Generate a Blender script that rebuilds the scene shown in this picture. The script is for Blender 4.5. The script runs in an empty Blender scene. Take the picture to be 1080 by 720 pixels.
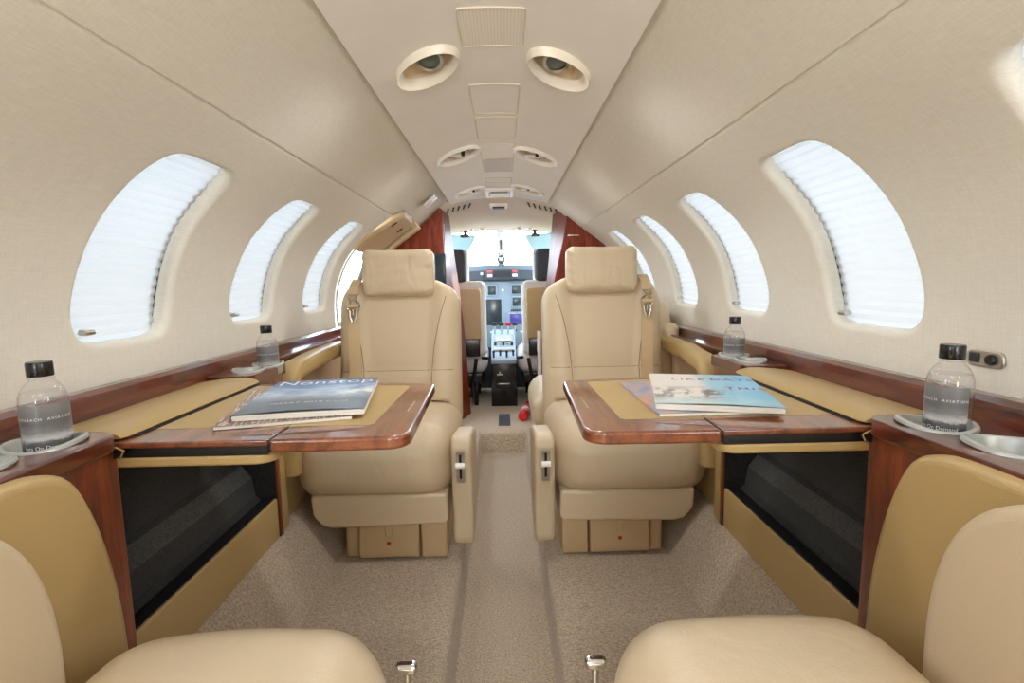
import bpy, bmesh, math, random
from mathutils import Vector, Matrix, noise
PI = math.pi
SPOT_FILL, AFT_CEIL_FILL, AFT_WALL_FILL = 5, 1.5, 30
random.seed(7)
COL = bpy.context.scene.collection

# ------------------------------------------------------------------ materials
def lin(c):
    c = c / 255.0
    return c / 12.92 if c <= .04045 else ((c + .055) / 1.055) ** 2.4
def rgb(r, g, b): return (lin(r), lin(g), lin(b), 1.0)

class Mat:
    def __init__(s, name):
        s.m = bpy.data.materials.new(name); s.m.use_nodes = True
        s.t = s.m.node_tree; s.b = s.t.nodes['Principled BSDF']; s.out = s.t.nodes['Material Output']
    def n(s, kind, **kw):
        nd = s.t.nodes.new(kind)
        for k, v in kw.items():
            if k in nd.inputs: nd.inputs[k].default_value = v
            else: setattr(nd, k, v)
        return nd
    def l(s, a, b): s.t.links.new(a, b)
    def p(s, **kw):
        for k, v in kw.items():
            k = k.replace('_', ' ')
            s.b.inputs[k].default_value = v
        return s
    def coords(s, scale=(1, 1, 1), kind='Object', rot=(0, 0, 0)):
        tc = s.n('ShaderNodeTexCoord'); mp = s.n('ShaderNodeMapping')
        mp.inputs['Scale'].default_value = scale; mp.inputs['Rotation'].default_value = rot
        s.l(tc.outputs[kind], mp.inputs['Vector']); return mp.outputs['Vector']
    def noise(s, vec, scale, detail=3, rough=.5, dist=0):
        nz = s.n('ShaderNodeTexNoise', Scale=scale, Detail=detail, Roughness=rough, Distortion=dist)
        s.l(vec, nz.inputs['Vector']); return nz.outputs['Fac']
    def ramp(s, fac, stops):
        r = s.n('ShaderNodeValToRGB'); cr = r.color_ramp
        while len(cr.elements) < len(stops): cr.elements.new(.5)
        for e, (p, c) in zip(cr.elements, stops): e.position = p; e.color = c
        s.l(fac, r.inputs['Fac']); return r.outputs['Color']
    def mix(s, fac, a, b, mode='MIX'):
        m = s.n('ShaderNodeMix', data_type='RGBA', blend_type=mode)
        for sock, v in ((m.inputs[0], fac), (m.inputs[6], a), (m.inputs[7], b)):
            if hasattr(v, 'is_linked'): s.l(v, sock)
            else: sock.default_value = v
        return m.outputs[2]
    def math(s, op, a, b=0.0):
        m = s.n('ShaderNodeMath', operation=op)
        for sock, v in ((m.inputs[0], a), (m.inputs[1], b)):
            if hasattr(v, 'is_linked'): s.l(v, sock)
            else: sock.default_value = v
        return m.outputs[0]
    def col(s, c): s.l(c, s.b.inputs['Base Color']); return s
    def bump(s, h, strength=.2, dist=.002):
        bp = s.n('ShaderNodeBump', Strength=strength, Distance=dist)
        s.l(h, bp.inputs['Height']); s.l(bp.outputs['Normal'], s.b.inputs['Normal']); return s

def simple(name, c, rough=.5, metal=0, coat=0, **kw):
    return Mat(name).p(Base_Color=c, Roughness=rough, Metallic=metal, Coat_Weight=coat, **kw).m
def emis(name, c, st, base=(.02, .02, .02, 1), rough=.2):
    return Mat(name).p(Base_Color=base, Roughness=rough, Emission_Color=c, Emission_Strength=st).m

def linen(name, ca, cb):
    k = Mat(name)
    w1 = k.noise(k.coords((40, 40, 900)), 1.0, 2); w2 = k.noise(k.coords((40, 900, 40)), 1.0, 2)
    f = k.math('MULTIPLY', k.math('ADD', w1, w2), .5)
    k.col(k.ramp(f, [(.25, ca), (.75, cb)])).bump(f, .2, .0006).p(Roughness=.85)
    return k.m
def leather(name, c, rough=.42, wr=.0):
    k = Mat(name); v = k.coords()
    big = k.noise(v, 9, 3); fine = k.noise(v, 420, 2)
    d = tuple(x * .93 for x in c[:3]) + (1,)
    k.col(k.mix(big, d, c))
    h = k.math('ADD', k.math('MULTIPLY', fine, .12), k.math('MULTIPLY', k.noise(k.coords((1, 1, .35)), 16, 3, .5, 1.2), wr))
    k.bump(h, .35, .012).p(Roughness=rough, Specular_IOR_Level=.45)
    return k.m
def wood(name, ca, cb, cc, axis=1, coat=1.0):
    k = Mat(name)
    sc = [16, 16, 16]; sc[axis] = 2.2
    v = k.coords(tuple(sc))
    g = k.noise(v, 2.2, 6, .62, .9); fl = k.noise(k.coords(tuple(x * 5 for x in sc)), 3.5, 4)
    f = k.math('ADD', k.math('MULTIPLY', g, .75), k.math('MULTIPLY', fl, .25))
    k.col(k.ramp(f, [(.33, ca), (.5, cb), (.68, cc)])).p(Roughness=.32, Coat_Weight=coat, Coat_Roughness=.03)
    return k.m
def carpet(name, ca, cb, bs=1.0):
    k = Mat(name); v = k.coords()
    f = k.noise(v, 210, 3, .7); g = k.noise(k.coords((60, 200, 60)), 1.5, 2); big = k.noise(v, 3, 2)
    h = k.math('ADD', k.math('MULTIPLY', f, .7), k.math('MULTIPLY', g, .3))
    c = k.ramp(h, [(.36, ca), (.62, cb)])
    k.col(k.mix(k.math('MULTIPLY', big, .3), c, (ca[0] * .8, ca[1] * .8, ca[2] * .8, 1)))
    k.bump(h, bs, .006).p(Roughness=1, Specular_IOR_Level=.1, Sheen_Weight=.3)
    return k.m

M = {}
M['linen_l'] = linen('linen_left', rgb(214, 209, 196), rgb(234, 230, 219))
M['linen_r'] = M['linen_l']
M['ceil'] = leather('ceiling_vinyl', rgb(247, 244, 237), .6)
M['leather'] = leather('cream_leather', rgb(208, 189, 158), .40, .55)
M['leather_soft'] = leather('cream_leather_creased', rgb(208, 189, 158), .42, 1.6)
M['leather_plain'] = leather('cream_leather_smooth', rgb(208, 189, 158), .40, .0)
M['leather_seam'] = simple('leather_seam', rgb(150, 124, 90), .7)
M['vinyl'] = leather('tan_vinyl', rgb(186, 158, 106), .38)
M['plastic'] = simple('beige_plastic', rgb(196, 170, 132), .45)
M['belt'] = leather('belt_webbing', rgb(206, 180, 140), .6)
M['wood'] = wood('mahogany_along', rgb(50, 17, 8), rgb(92, 37, 17), rgb(126, 58, 28), 1)
M['wood_v'] = wood('mahogany_upright', rgb(62, 20, 8), rgb(112, 42, 16), rgb(146, 66, 28), 2)
M['wood_part'] = wood('mahogany_bulkhead', rgb(66, 20, 8), rgb(118, 42, 16), rgb(150, 66, 28), 2, .0)
M['wood_part'].node_tree.nodes['Principled BSDF'].inputs['Specular IOR Level'].default_value = .3; M['wood_part'].node_tree.nodes['Principled BSDF'].inputs['Roughness'].default_value = .42
M['wood_x'] = wood('mahogany_across', rgb(66, 26, 12), rgb(118, 56, 30), rgb(150, 80, 46), 0)
M['wood_table'] = wood('mahogany_table', rgb(76, 34, 18), rgb(124, 66, 40), rgb(150, 88, 56), 1)
M['carpet'] = carpet('cabin_carpet', rgb(152, 134, 112), rgb(226, 208, 184))
M['recess'] = carpet('recess_lining', rgb(34, 34, 34), rgb(58, 58, 57), .12)
M['recess_painted_lit'] = carpet('recess_lining_painted_lit', rgb(54, 54, 53), rgb(86, 86, 84), .12)  # paler copy of the lining: light on the ledge put into colour
M['black'] = simple('black_gap', rgb(14, 14, 15), .5)
M['black_gloss'] = simple('black_gloss', rgb(22, 22, 24), .2)
M['dark'] = simple('charcoal_plastic', rgb(44, 47, 52), .5)
M['chrome'] = simple('chrome', rgb(226, 228, 232), .12, 1)
M['brushed'] = simple('brushed_nickel', rgb(196, 190, 180), .32, 1)
M['silver'] = simple('silver_plastic', rgb(188, 190, 186), .35, .35)
M['white'] = simple('white_plastic', rgb(244, 241, 235), .3)
M['bezel'] = simple('ivory_bezel', rgb(242, 234, 218), .35)
M['panel_seam'] = simple('panel_seam', rgb(222, 212, 192), .6)
M['cream'] = simple('cream_plastic', rgb(232, 214, 184), .45)
M['fleece'] = carpet('sheepskin', rgb(222, 220, 216), rgb(248, 246, 242))
M['grey_panel'] = simple('panel_grey', rgb(150, 168, 186), .5)
M['shield'] = simple('glareshield_vinyl', rgb(66, 74, 84), .7)
M['red'] = simple('red_paint', rgb(200, 20, 30), .3)
M['red_dot'] = simple('red_button', rgb(190, 30, 30), .4)
M['paper'] = simple('paper', rgb(226, 222, 214), .6)
M['white_ink'] = simple('white_ink', rgb(240, 240, 238), .5)
M['red_ink'] = simple('red_ink', rgb(226, 84, 96), .5)
M['grey_ink'] = simple('grey_ink', rgb(200, 200, 200), .5)
M['screen'] = simple('display_glass', rgb(40, 54, 60), .15)
M['screen_blue'] = emis('display_lit', rgb(70, 70, 190), .8)
M['lens'] = simple('lamp_lens', rgb(96, 112, 104), .08, 0, .8)
M['visor'] = Mat('visor_acrylic').p(Base_Color=rgb(120, 176, 184), Roughness=.15, Alpha=.8).m

def shade_mat():
    k = Mat('pleated_shade'); k.t.nodes.remove(k.b)
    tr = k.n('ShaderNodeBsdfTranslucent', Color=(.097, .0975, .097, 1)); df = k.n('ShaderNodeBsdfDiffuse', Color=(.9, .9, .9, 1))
    em = k.n('ShaderNodeEmission', Color=(.95, .98, 1, 1), Strength=SHADE_GLOW)  # faint glow added to the cloth, beside the daylight it lets through
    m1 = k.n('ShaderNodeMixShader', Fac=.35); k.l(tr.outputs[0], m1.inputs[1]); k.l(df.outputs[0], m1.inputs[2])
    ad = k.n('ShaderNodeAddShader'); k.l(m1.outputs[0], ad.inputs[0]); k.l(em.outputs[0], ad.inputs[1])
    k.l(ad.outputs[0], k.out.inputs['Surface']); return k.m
SHADE_GLOW = .10
M['shade'] = shade_mat()
def clear(name, tint, fac_lo=.06, rough=.02):
    k = Mat(name); k.t.nodes.remove(k.b)
    tr = k.n('ShaderNodeBsdfTransparent', Color=tint); gl = k.n('ShaderNodeBsdfGlossy', Roughness=rough)
    lw = k.n('ShaderNodeLayerWeight', Blend=.5)
    fr = k.math('ADD', k.math('MULTIPLY', k.math('POWER', lw.outputs['Facing'], 4.0), .75), .035)
    mx = k.n('ShaderNodeMixShader'); k.l(fr, mx.inputs[0]); k.l(tr.outputs[0], mx.inputs[1]); k.l(gl.outputs[0], mx.inputs[2])
    k.l(mx.outputs[0], k.out.inputs['Surface']); return k.m
M['pet'] = clear('clear_bottle_plastic', (.985, .985, .99, 1))
M['glass'] = clear('window_glass', (.97, .98, 1, 1))
M['water'] = clear('water', (.985, .99, .99, 1))

def label_mat():
    k = Mat('bottle_label_print'); v = k.coords((1, 1, 1), 'Generated')
    sx = k.n('ShaderNodeSeparateXYZ'); k.l(v, sx.inputs[0])
    nz = k.noise(k.coords((4, 4, 14), 'Generated'), 1.4, 4)
    f = k.math('ADD', sx.outputs[2], k.math('MULTIPLY', k.math('SUBTRACT', nz, .5), .16))
    k.col(k.ramp(f, [(.05, rgb(60, 60, 62)), (.2, rgb(96, 96, 98)), (.28, rgb(196, 196, 196)), (.42, rgb(132, 132, 134)),
                     (.6, rgb(104, 104, 106)), (.95, rgb(128, 128, 130))])).p(Roughness=.35)
    return k.m
M['label'] = label_mat()
def cover_sky():
    k = Mat('cover_sky_clouds'); v = k.coords((1, 1, 1), 'Generated')
    sx = k.n('ShaderNodeSeparateXYZ'); k.l(v, sx.inputs[0])
    nz = k.noise(k.coords((3.2, 6.5, 1), 'Generated'), 1.6, 6, .6)
    base = k.ramp(sx.outputs[1], [(0, rgb(84, 98, 114)), (.3, rgb(104, 118, 134)), (.48, rgb(150, 172, 194)), (.62, rgb(120, 158, 200)), (1, rgb(70, 98, 150))])
    band = k.ramp(sx.outputs[1], [(.3, (0, 0, 0, 1)), (.52, (1, 1, 1, 1)), (.62, (1, 1, 1, 1)), (.82, (0, 0, 0, 1))])
    xr = k.ramp(sx.outputs[0], [(.0, (.5, .5, .5, 1)), (.55, (.45, .45, .45, 1)), (.85, (1, 1, 1, 1))])
    cl = k.ramp(nz, [(.40, (0, 0, 0, 1)), (.6, (1, 1, 1, 1))])
    k.col(k.mix(k.mix(1.0, k.mix(1.0, band, xr, 'MULTIPLY'), cl, 'MULTIPLY'), base, rgb(236, 240, 244))).p(Roughness=.35, Coat_Weight=.12, Coat_Roughness=.15)
    return k.m
M['cover_sky'] = cover_sky()
def cover_beach():
    k = Mat('cover_coast'); v = k.coords((1, 1, 1), 'Generated')
    sx = k.n('ShaderNodeSeparateXYZ'); k.l(v, sx.inputs[0])
    base = k.ramp(sx.outputs[0], [(0, rgb(232, 224, 214)), (.42, rgb(226, 220, 212)), (.58, rgb(150, 202, 226)), (1, rgb(104, 184, 222))])
    nz = k.noise(k.coords((5, 4, 1), 'Generated'), 1.5, 6, .65)
    band = k.ramp(sx.outputs[1], [(.05, (0, 0, 0, 1)), (.22, (1, 1, 1, 1)), (.4, (1, 1, 1, 1)), (.56, (0, 0, 0, 1))])
    side = k.ramp(sx.outputs[0], [(.1, (.8, .8, .8, 1)), (.55, (1, 1, 1, 1)), (.72, (.1, .1, .1, 1))])
    bl = k.ramp(nz, [(.46, (0, 0, 0, 1)), (.56, (1, 1, 1, 1))])
    c = k.mix(k.mix(1.0, k.mix(1.0, band, side, 'MULTIPLY'), bl, 'MULTIPLY'), base, rgb(118, 104, 98))
    sea = k.ramp(sx.outputs[1], [(.0, (1, 1, 1, 1)), (.14, (.9, .9, .9, 1)), (.2, (0, 0, 0, 1))])
    k.col(k.mix(k.math('MULTIPLY', sea, .6), c, rgb(170, 206, 214))).p(Roughness=.35, Coat_Weight=.12, Coat_Roughness=.15)
    return k.m
M['cover_beach'] = cover_beach()
def cover_text():
    k = Mat('cover_brown_listing'); v = k.coords((60, 9, 1), 'Generated')
    f = k.noise(v, 1.0, 2); 
    k.col(k.ramp(f, [(.5, rgb(134, 100, 84)), (.56, rgb(214, 200, 190))])).p(Roughness=.3)
    return k.m
M['cover_brown'] = cover_text()
def cover_dusk():
    k = Mat('cover_dusk'); v = k.coords((4, 4, 1), 'Generated')
    f = k.noise(v, 1.0, 3)
    k.col(k.ramp(f, [(.35, rgb(120, 128, 158)), (.5, rgb(168, 164, 178)), (.62, rgb(210, 150, 96))])).p(Roughness=.3)
    return k.m
M['cover_dusk'] = cover_dusk()
def perf():
    k = Mat('perforated_vinyl'); v = k.coords((160, 160, 160))
    vo = k.n('ShaderNodeTexVoronoi', voronoi_dimensions='2D', Scale=1.0, Randomness=.0); k.l(v, vo.inputs['Vector'])
    k.col(k.ramp(vo.outputs['Distance'], [(.18, rgb(222, 214, 198)), (.3, rgb(244, 239, 230))])).p(Roughness=.6); return k.m
M['perf'] = perf()

# ------------------------------------------------------------------ mesh tools
class MB:
    def __init__(s): s.v = []; s.f = []
    def add(s, vs, fs, T=None):
        o = len(s.v)
        s.v += [tuple(T @ Vector(p)) if T is not None else tuple(p) for p in vs]
        s.f += [tuple(i + o for i in f) for f in fs]; return s
    def rbox(s, c, h, r=.01, n=3, mid=1, fn=None, T=None):
        """rounded box: centre c, half sizes h, corner radius r"""
        r = min(r, min(h) * .999)
        tn = [math.tan(PI / 4 * k / n) * r for k in range(n + 1)]
        cs = []
        for a in range(3):
            inn = h[a] - r
            L = [-inn - t for t in reversed(tn)]
            for k in range(1, mid): L.append(-inn + 2 * inn * k / mid)
            L += [inn + t for t in tn]
            cs.append(L)
        idx = {}; vs = []; fs = []
        def vid(p):
            key = tuple(round(x, 7) for x in p)
            if key not in idx:
                q = [max(-(h[a] - r), min(h[a] - r, p[a])) for a in range(3)]
                d = Vector([p[a] - q[a] for a in range(3)])
                if d.length > 1e-9: d = d.normalized() * r
                w = Vector(q) + d
                if fn: w = Vector(fn(w))
                idx[key] = len(vs); vs.append(tuple(w + Vector(c)))
            return idx[key]
        for a in range(3):
            b, d = (a + 1) % 3, (a + 2) % 3
            for sg in (-1, 1):
                for i in range(len(cs[b]) - 1):
                    for j in range(len(cs[d]) - 1):
                        q = []
                        for (ii, jj) in ((i, j), (i + 1, j), (i + 1, j + 1), (i, j + 1)):
                            p = [0, 0, 0]; p[a] = sg * h[a]; p[b] = cs[b][ii]; p[d] = cs[d][jj]; q.append(vid(p))
                        if len(set(q)) < 3: continue
                        q = [x for k, x in enumerate(q) if x not in q[:k]]
                        fs.append(tuple(q if sg > 0 else reversed(q)))
        return s.add(vs, fs, T)
    def box(s, x0, x1, y0, y1, z0, z1, r=.004, n=2, T=None, **k):
        return s.rbox(((x0 + x1) / 2, (y0 + y1) / 2, (z0 + z1) / 2), (abs(x1 - x0) / 2, abs(y1 - y0) / 2, abs(z1 - z0) / 2), r, n, T=T, **k)
    def loft(s, loops, cap=True, closed=True, T=None):
        n = len(loops[0]); vs = [p for L in loops for p in L]; fs = []
        for i in range(len(loops) - 1):
            for j in range(n if closed else n - 1):
                a, b = i * n + j, i * n + (j + 1) % n
                fs.append((a, b, b + n, a + n))
        if cap and closed:
            fs.append(tuple(reversed(range(n)))); fs.append(tuple(range((len(loops) - 1) * n, len(loops) * n)))
        return s.add(vs, fs, T)
    def prism(s, pts, axis, d0, d1, T=None):
        """2D outline extruded along an axis; pts are the two other coordinates in xyz order"""
        def mk(p, d):
            q = list(p); q.insert(axis, d); return tuple(q)
        return s.loft([[mk(p, d0) for p in pts], [mk(p, d1) for p in pts]], T=T)
    def lathe(s, prof, c=(0, 0, 0), n=24, sx=1, sy=1, zf=None, T=None, cap=True):
        loops = []
        for r, z in prof:
            loops.append([(c[0] + r * sx * math.cos(2 * PI * k / n), c[1] + r * sy * math.sin(2 * PI * k / n),
                           c[2] + z + (zf(2 * PI * k / n, r) if zf else 0)) for k in range(n)])
        return s.loft(loops, cap=cap, T=T)
    def tube(s, path, r, n=8, T=None):
        P = [Vector(p) for p in path]; loops = []; up = None
        for i, p in enumerate(P):
            t = ((P[min(i + 1, len(P) - 1)] - P[max(i - 1, 0)])).normalized()
            if up is None: up = Vector((0, 0, 1)) if abs(t.z) < .9 else Vector((1, 0, 0))
            a = t.cross(up).normalized(); b = a.cross(t); up = b
            rr = r[i] if isinstance(r, (list, tuple)) else r
            loops.append([tuple(p + (a * math.cos(2 * PI * k / n) + b * math.sin(2 * PI * k / n)) * rr) for k in range(n)])
        return s.loft(loops, T=T)
    def strap(s, path, w, t, wd, T=None):
        """flat band along a path; wd the width direction"""
        wd = Vector(wd).normalized(); P = [Vector(p) for p in path]; loops = []
        for i, p in enumerate(P):
            tg = (P[min(i + 1, len(P) - 1)] - P[max(i - 1, 0)]).normalized(); nn = tg.cross(wd).normalized()
            loops.append([tuple(p + wd * a * w / 2 + nn * b * t / 2) for a, b in ((-1, -1), (1, -1), (1, 1), (-1, 1))])
        return s.loft(loops, T=T)
    def grid(s, fn, nu, nv, T=None):
        vs = [fn(i / nu, j / nv) for j in range(nv + 1) for i in range(nu + 1)]
        fs = [(j * (nu + 1) + i, j * (nu + 1) + i + 1, (j + 1) * (nu + 1) + i + 1, (j + 1) * (nu + 1) + i) for j in range(nv) for i in range(nu)]
        return s.add(vs, fs, T)
    def build(s, name, mat, parent=None, bevel=0, angle=38, weld=False, segs=3, loc=None):
        me = bpy.data.meshes.new(name)
        vs = s.v
        if loc is not None: vs = [tuple(Vector(p) - Vector(loc)) for p in vs]
        me.from_pydata(vs, [], s.f)
        bm = bmesh.new(); bm.from_mesh(me)
        if weld: bmesh.ops.remove_doubles(bm, verts=bm.verts, dist=1e-5)
        bmesh.ops.recalc_face_normals(bm, faces=bm.faces); bm.to_mesh(me); bm.free()
        me.materials.append(M[mat] if isinstance(mat, str) else mat)
        me.polygons.foreach_set('use_smooth', [True] * len(me.polygons))
        me.set_sharp_from_angle(angle=math.radians(angle))
        o = bpy.data.objects.new(name, me); COL.objects.link(o)
        if loc is not None: o.location = loc
        if parent is not None: o.parent = parent
        if bevel:
            b = o.modifiers.new('bevel', 'BEVEL'); b.width = bevel; b.segments = segs; b.limit_method = 'ANGLE'; b.angle_limit = math.radians(30); b.harden_normals = False
            w = o.modifiers.new('wn', 'WEIGHTED_NORMAL'); w.keep_sharp = True
        return o
def tag(o, label, cat, group=None):
    o['label'] = label; o['category'] = cat
    if group: o['group'] = group
    return o
def struct(o): o['kind'] = 'structure'; return o
def empty(name, loc, label=None, cat=None, group=None):
    o = bpy.data.objects.new(name, None); COL.objects.link(o); o.location = loc; o.empty_display_size = .05
    if label: tag(o, label, cat, group)
    return o
def plabel(o, t): o['label'] = t; return o
def cut(o, cutters):
    """real holes: boolean difference evaluated into the mesh, cutters removed"""
    for mb in cutters:
        c = mb.build('cutter_tmp', 'black')
        m = o.modifiers.new('b', 'BOOLEAN'); m.operation = 'DIFFERENCE'; m.object = c; m.solver = 'EXACT'
        dg = bpy.context.evaluated_depsgraph_get(); dg.update()
        me = bpy.data.meshes.new_from_object(o.evaluated_get(dg))
        o.modifiers.remove(m); o.data = me
        bpy.data.objects.remove(c)
    me.set_sharp_from_angle(angle=math.radians(38))
    return o
def text(name, s, size, mat, T, parent, depth=.0003, align='CENTER', space=1.0, wrap=None):
    cu = bpy.data.curves.new(name, 'FONT'); cu.body = s; cu.size = size; cu.extrude = depth; cu.align_x = align; cu.space_character = space
    cu.resolution_u = 3
    t = bpy.data.objects.new(name + '_tmp', cu); COL.objects.link(t)
    dg = bpy.context.evaluated_depsgraph_get(); dg.update()
    me = bpy.data.meshes.new_from_object(t.evaluated_get(dg)); bpy.data.objects.remove(t); me.name = name
    for v in me.vertices:
        p = v.co.copy()
        v.co = wrap(p) if wrap else T @ p
    me.materials.clear(); me.materials.append(M[mat])
    o = bpy.data.objects.new(name, me); COL.objects.link(o); o.parent = parent; return o
def superell(a, b, p, n=48):
    out = []
    for k in range(n):
        t = 2 * PI * k / n; c, s = math.cos(t), math.sin(t)
        r = (abs(c / a) ** p + abs(s / b) ** p) ** (-1 / p); out.append((r * c, r * s))
    return out
def rrect(x0, x1, y0, y1, r, n=6):
    rs = r if isinstance(r, (list, tuple)) else (r,) * 4
    out = []
    for (cx, cy, a0, q) in ((x1, y1, 0, rs[0]), (x0, y1, 90, rs[1]), (x0, y0, 180, rs[2]), (x1, y0, 270, rs[3])):
        ccx = cx - q if cx == x1 else cx + q; ccy = cy - q if cy == y1 else cy + q
        for k in range(n + 1):
            a = math.radians(a0 + 90 * k / n); out.append((ccx + q * math.cos(a), ccy + q * math.sin(a)))
    return out

# ------------------------------------------------------------------ cabin shell
def smooth(t): t = max(0, min(1, t)); return t * t * (3 - 2 * t)
PROF = [(.70, .28), (.722, .50), (.736, .70), (.741, .87), (.726, .97), (.684, 1.07), (.624, 1.145), (.545, 1.21), (.464, 1.268), (.372, 1.342), (.312, 1.396), (.282, 1.428), (.255, 1.462), (.225, 1.48)]
def catmull(P, m=8):
    out = []
    for i in range(len(P) - 1):
        p0, p1, p2, p3 = P[max(i - 1, 0)], P[i], P[i + 1], P[min(i + 2, len(P) - 1)]
        for k in range(m):
            t = k / m
            out.append(tuple(.5 * (2 * p1[a] + (p2[a] - p0[a]) * t + (2 * p0[a] - 5 * p1[a] + 4 * p2[a] - p3[a]) * t * t + (3 * p1[a] - p0[a] - 3 * p2[a] + p3[a]) * t ** 3) for a in range(2)))
    out.append(P[-1]); return out
PC = catmull(PROF)
SL = [0]
for a, b in zip(PC, PC[1:]): SL.append(SL[-1] + math.dist(a, b))
SMAX = SL[-1]
def prof(s):
    s = max(0, min(SMAX - 1e-9, s))
    i = max(k for k in range(len(SL) - 1) if SL[k] <= s); t = (s - SL[i]) / (SL[i + 1] - SL[i])
    x = PC[i][0] * (1 - t) + PC[i + 1][0] * t; z = PC[i][1] * (1 - t) + PC[i + 1][1] * t
    j0, j1 = max(i - 2, 0), min(i + 3, len(PC) - 1)
    tx, tz = PC[j1][0] - PC[j0][0], PC[j1][1] - PC[j0][1]; L = math.hypot(tx, tz)
    return x, z, tz / L, -tx / L           # position and outward normal
def s_at_z(z): 
    for k in range(len(PC) - 1):
        if PC[k][1] <= z <= PC[k + 1][1]: return SL[k] + (SL[k + 1] - SL[k]) * (z - PC[k][1]) / (PC[k + 1][1] - PC[k][1])
    return SMAX
SA, SB = s_at_z(.868), s_at_z(1.204)
SC, SH = (SA + SB) / 2, (SB - SA) / 2
S_SEAM = s_at_z(1.267)
def W(sd, y, s, d=0):
    x, z, nx, nz = prof(s); return (sd * (x + nx * d), y, z + nz * d)
NW = 104
def win_loop(grow=0.0, a0=.123):
    out = []
    hw, hs = .165, SH + .055
    per = []
    q = NW // 4
    for k in range(q): per.append((hw, -hs + 2 * hs * k / q))
    for k in range(q): per.append((hw - 2 * hw * k / q, hs))
    for k in range(q): per.append((-hw, hs - 2 * hs * k / q))
    for k in range(q): per.append((-hw + 2 * hw * k / q, -hs))
    for (y, s) in per:
        a, b, p = a0 + grow, SH + grow, 5.6
        r = (abs(y / a) ** p + abs(s / b) ** p) ** (-1 / p)
        yy, ss = y * r, s * r
        out.append((yy * (1 - .09 * ss / b) , ss))
    return per, out
def wall(name, sd, wins, y0, y1, mat):
    mb = MB()
    lo, hi = SC - SH - .055, SC + SH + .055
    def patch(ya, yb, sa, sb, nu, nv):
        mb.grid(lambda u, v: W(sd, ya + (yb - ya) * u, sa + (sb - sa) * v), nu, nv)
    ny = max(4, int((y1 - y0) / .1))
    patch(y0, y1, 0, lo, ny, 16); patch(y0, y1, hi, S_SEAM - .004, ny, 4); patch(y0, y1, S_SEAM + .004, SMAX, ny, 10)
    # the seam: a shallow rolled joint between lower and upper side panels
    prof_seam = [(-.004, 0), (-.003, .004), (0, .006), (.003, .004), (.004, 0)]
    mb.loft([[W(sd, y0, S_SEAM + a, b) for a, b in prof_seam], [W(sd, y1, S_SEAM + a, b) for a, b in prof_seam]], cap=False, closed=False)
    edges = [y0]
    for c in wins: edges += [c - .165, c + .165]
    edges.append(y1)
    for i in range(0, len(edges), 2):
        if edges[i + 1] - edges[i] > 1e-4: patch(edges[i], edges[i + 1], lo, hi, 4, 26)
    per, big = win_loop(.014); _, op = win_loop(0)
    for c in wins:
        loops = []
        for k in range(6):
            t = k / 5
            loops.append([W(sd, c + a[0] * (1 - t) + b[0] * t, SC + a[1] * (1 - t) + b[1] * t) for a, b in zip(per, big)])
        for k in range(1, 7):
            t = PI / 2 * k / 6
            w = math.sin(t)
            loops.append([W(sd, c + a[0] * (1 - w) + b[0] * w, SC + a[1] * (1 - w) + b[1] * w, .014 * (1 - math.cos(t))) for a, b in zip(big, op)])
        loops.append([W(sd, c + b[0], SC + b[1], .045) for b in op])
        mb.loft(loops, cap=False)
    o = mb.build(name, mat, angle=70, weld=True)
    return struct(o)
WL = [-.52, .0, .50, 1.035, 1.555, 2.072]
WR = [-.52, .0, .487, 1.005, 1.525, 2.040, 2.575]
Y0, YDOOR, YP = -1.6, 2.30, 2.95
wall('wall_left', -1, WL, Y0, YDOOR, 'linen_l')
wall('wall_right', 1, WR, Y0, YP + .05, 'linen_r')

def window(n, sd, c, openwin=False):
    _, lp = win_loop(.012)
    base = MB()
    fr_o = [W(sd, c + a * 1.10, SC + b * 1.06, .046) for a, b in lp]; fr_i = [W(sd, c + a * .93, SC + b * .965, .046) for a, b in lp]
    fr_b = [W(sd, c + a * .93, SC + b * .965, .060) for a, b in lp]; fr_c = [W(sd, c + a * 1.10, SC + b * 1.06, .060) for a, b in lp]
    base.loft([fr_o, fr_i, fr_b, fr_c, fr_o], cap=False)
    o = struct(base.build('window_%d' % n, 'white', weld=True))
    gl = MB().grid(lambda u, v: W(sd, c - .135 + .27 * u, SC - SH * 1.03 + 2.06 * SH * v, .054), 6, 16).build('glass_pane', 'glass', o)
    if openwin: return o
    # pleated shade: a zigzag of folds running across the window
    NP = 22; loops = []
    for k in range(2 * NP + 1):
        s = SC - SH - .008 + (2 * SH + .016) * k / (2 * NP); d = .026 + (.0044 if k % 2 else 0)
        loops.append([W(sd, c - .130, s, d), W(sd, c + .117, s, d)])
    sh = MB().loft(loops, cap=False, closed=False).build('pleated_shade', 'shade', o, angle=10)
    plabel(sh, 'white pleated window shade pulled down')
    tk = MB(); tk.loft([[W(sd, c + .106, s_, .033), W(sd, c + .132, s_, .033), W(sd, c + .132, s_, .037), W(sd, c + .106, s_, .037)] for s_ in
                        [SC - SH - .01 + (2 * SH + .02) * k / 14 for k in range(15)]]).build('shade_track', 'shield', o)
    # little latch knob low in the corner nearest the camera on the left, farthest on the right
    yk = c - .092 if sd < 0 else c + .085
    p = Vector(W(sd, yk, SC - SH + .022, .020)); nrm = Vector(W(sd, yk, SC - SH + .022, 0)) - p
    nrm.normalize()
    kb = MB().tube([p, p + nrm * .010, p + nrm * .012 + Vector((0, .010, .0))], .0055, 10).tube([p + nrm * .012 + Vector((0, -.006, 0)), p + nrm * .012 + Vector((0, .016, 0))], .005, 10)
    plabel(kb.build('shade_knob', 'brushed', o), 'small grey shade latch knob')
    return o
n = 1
for c in WL: window(n, -1, c, c < .2); n += 1
for c in WR: window(n, 1, c, c < .2); n += 1

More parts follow.
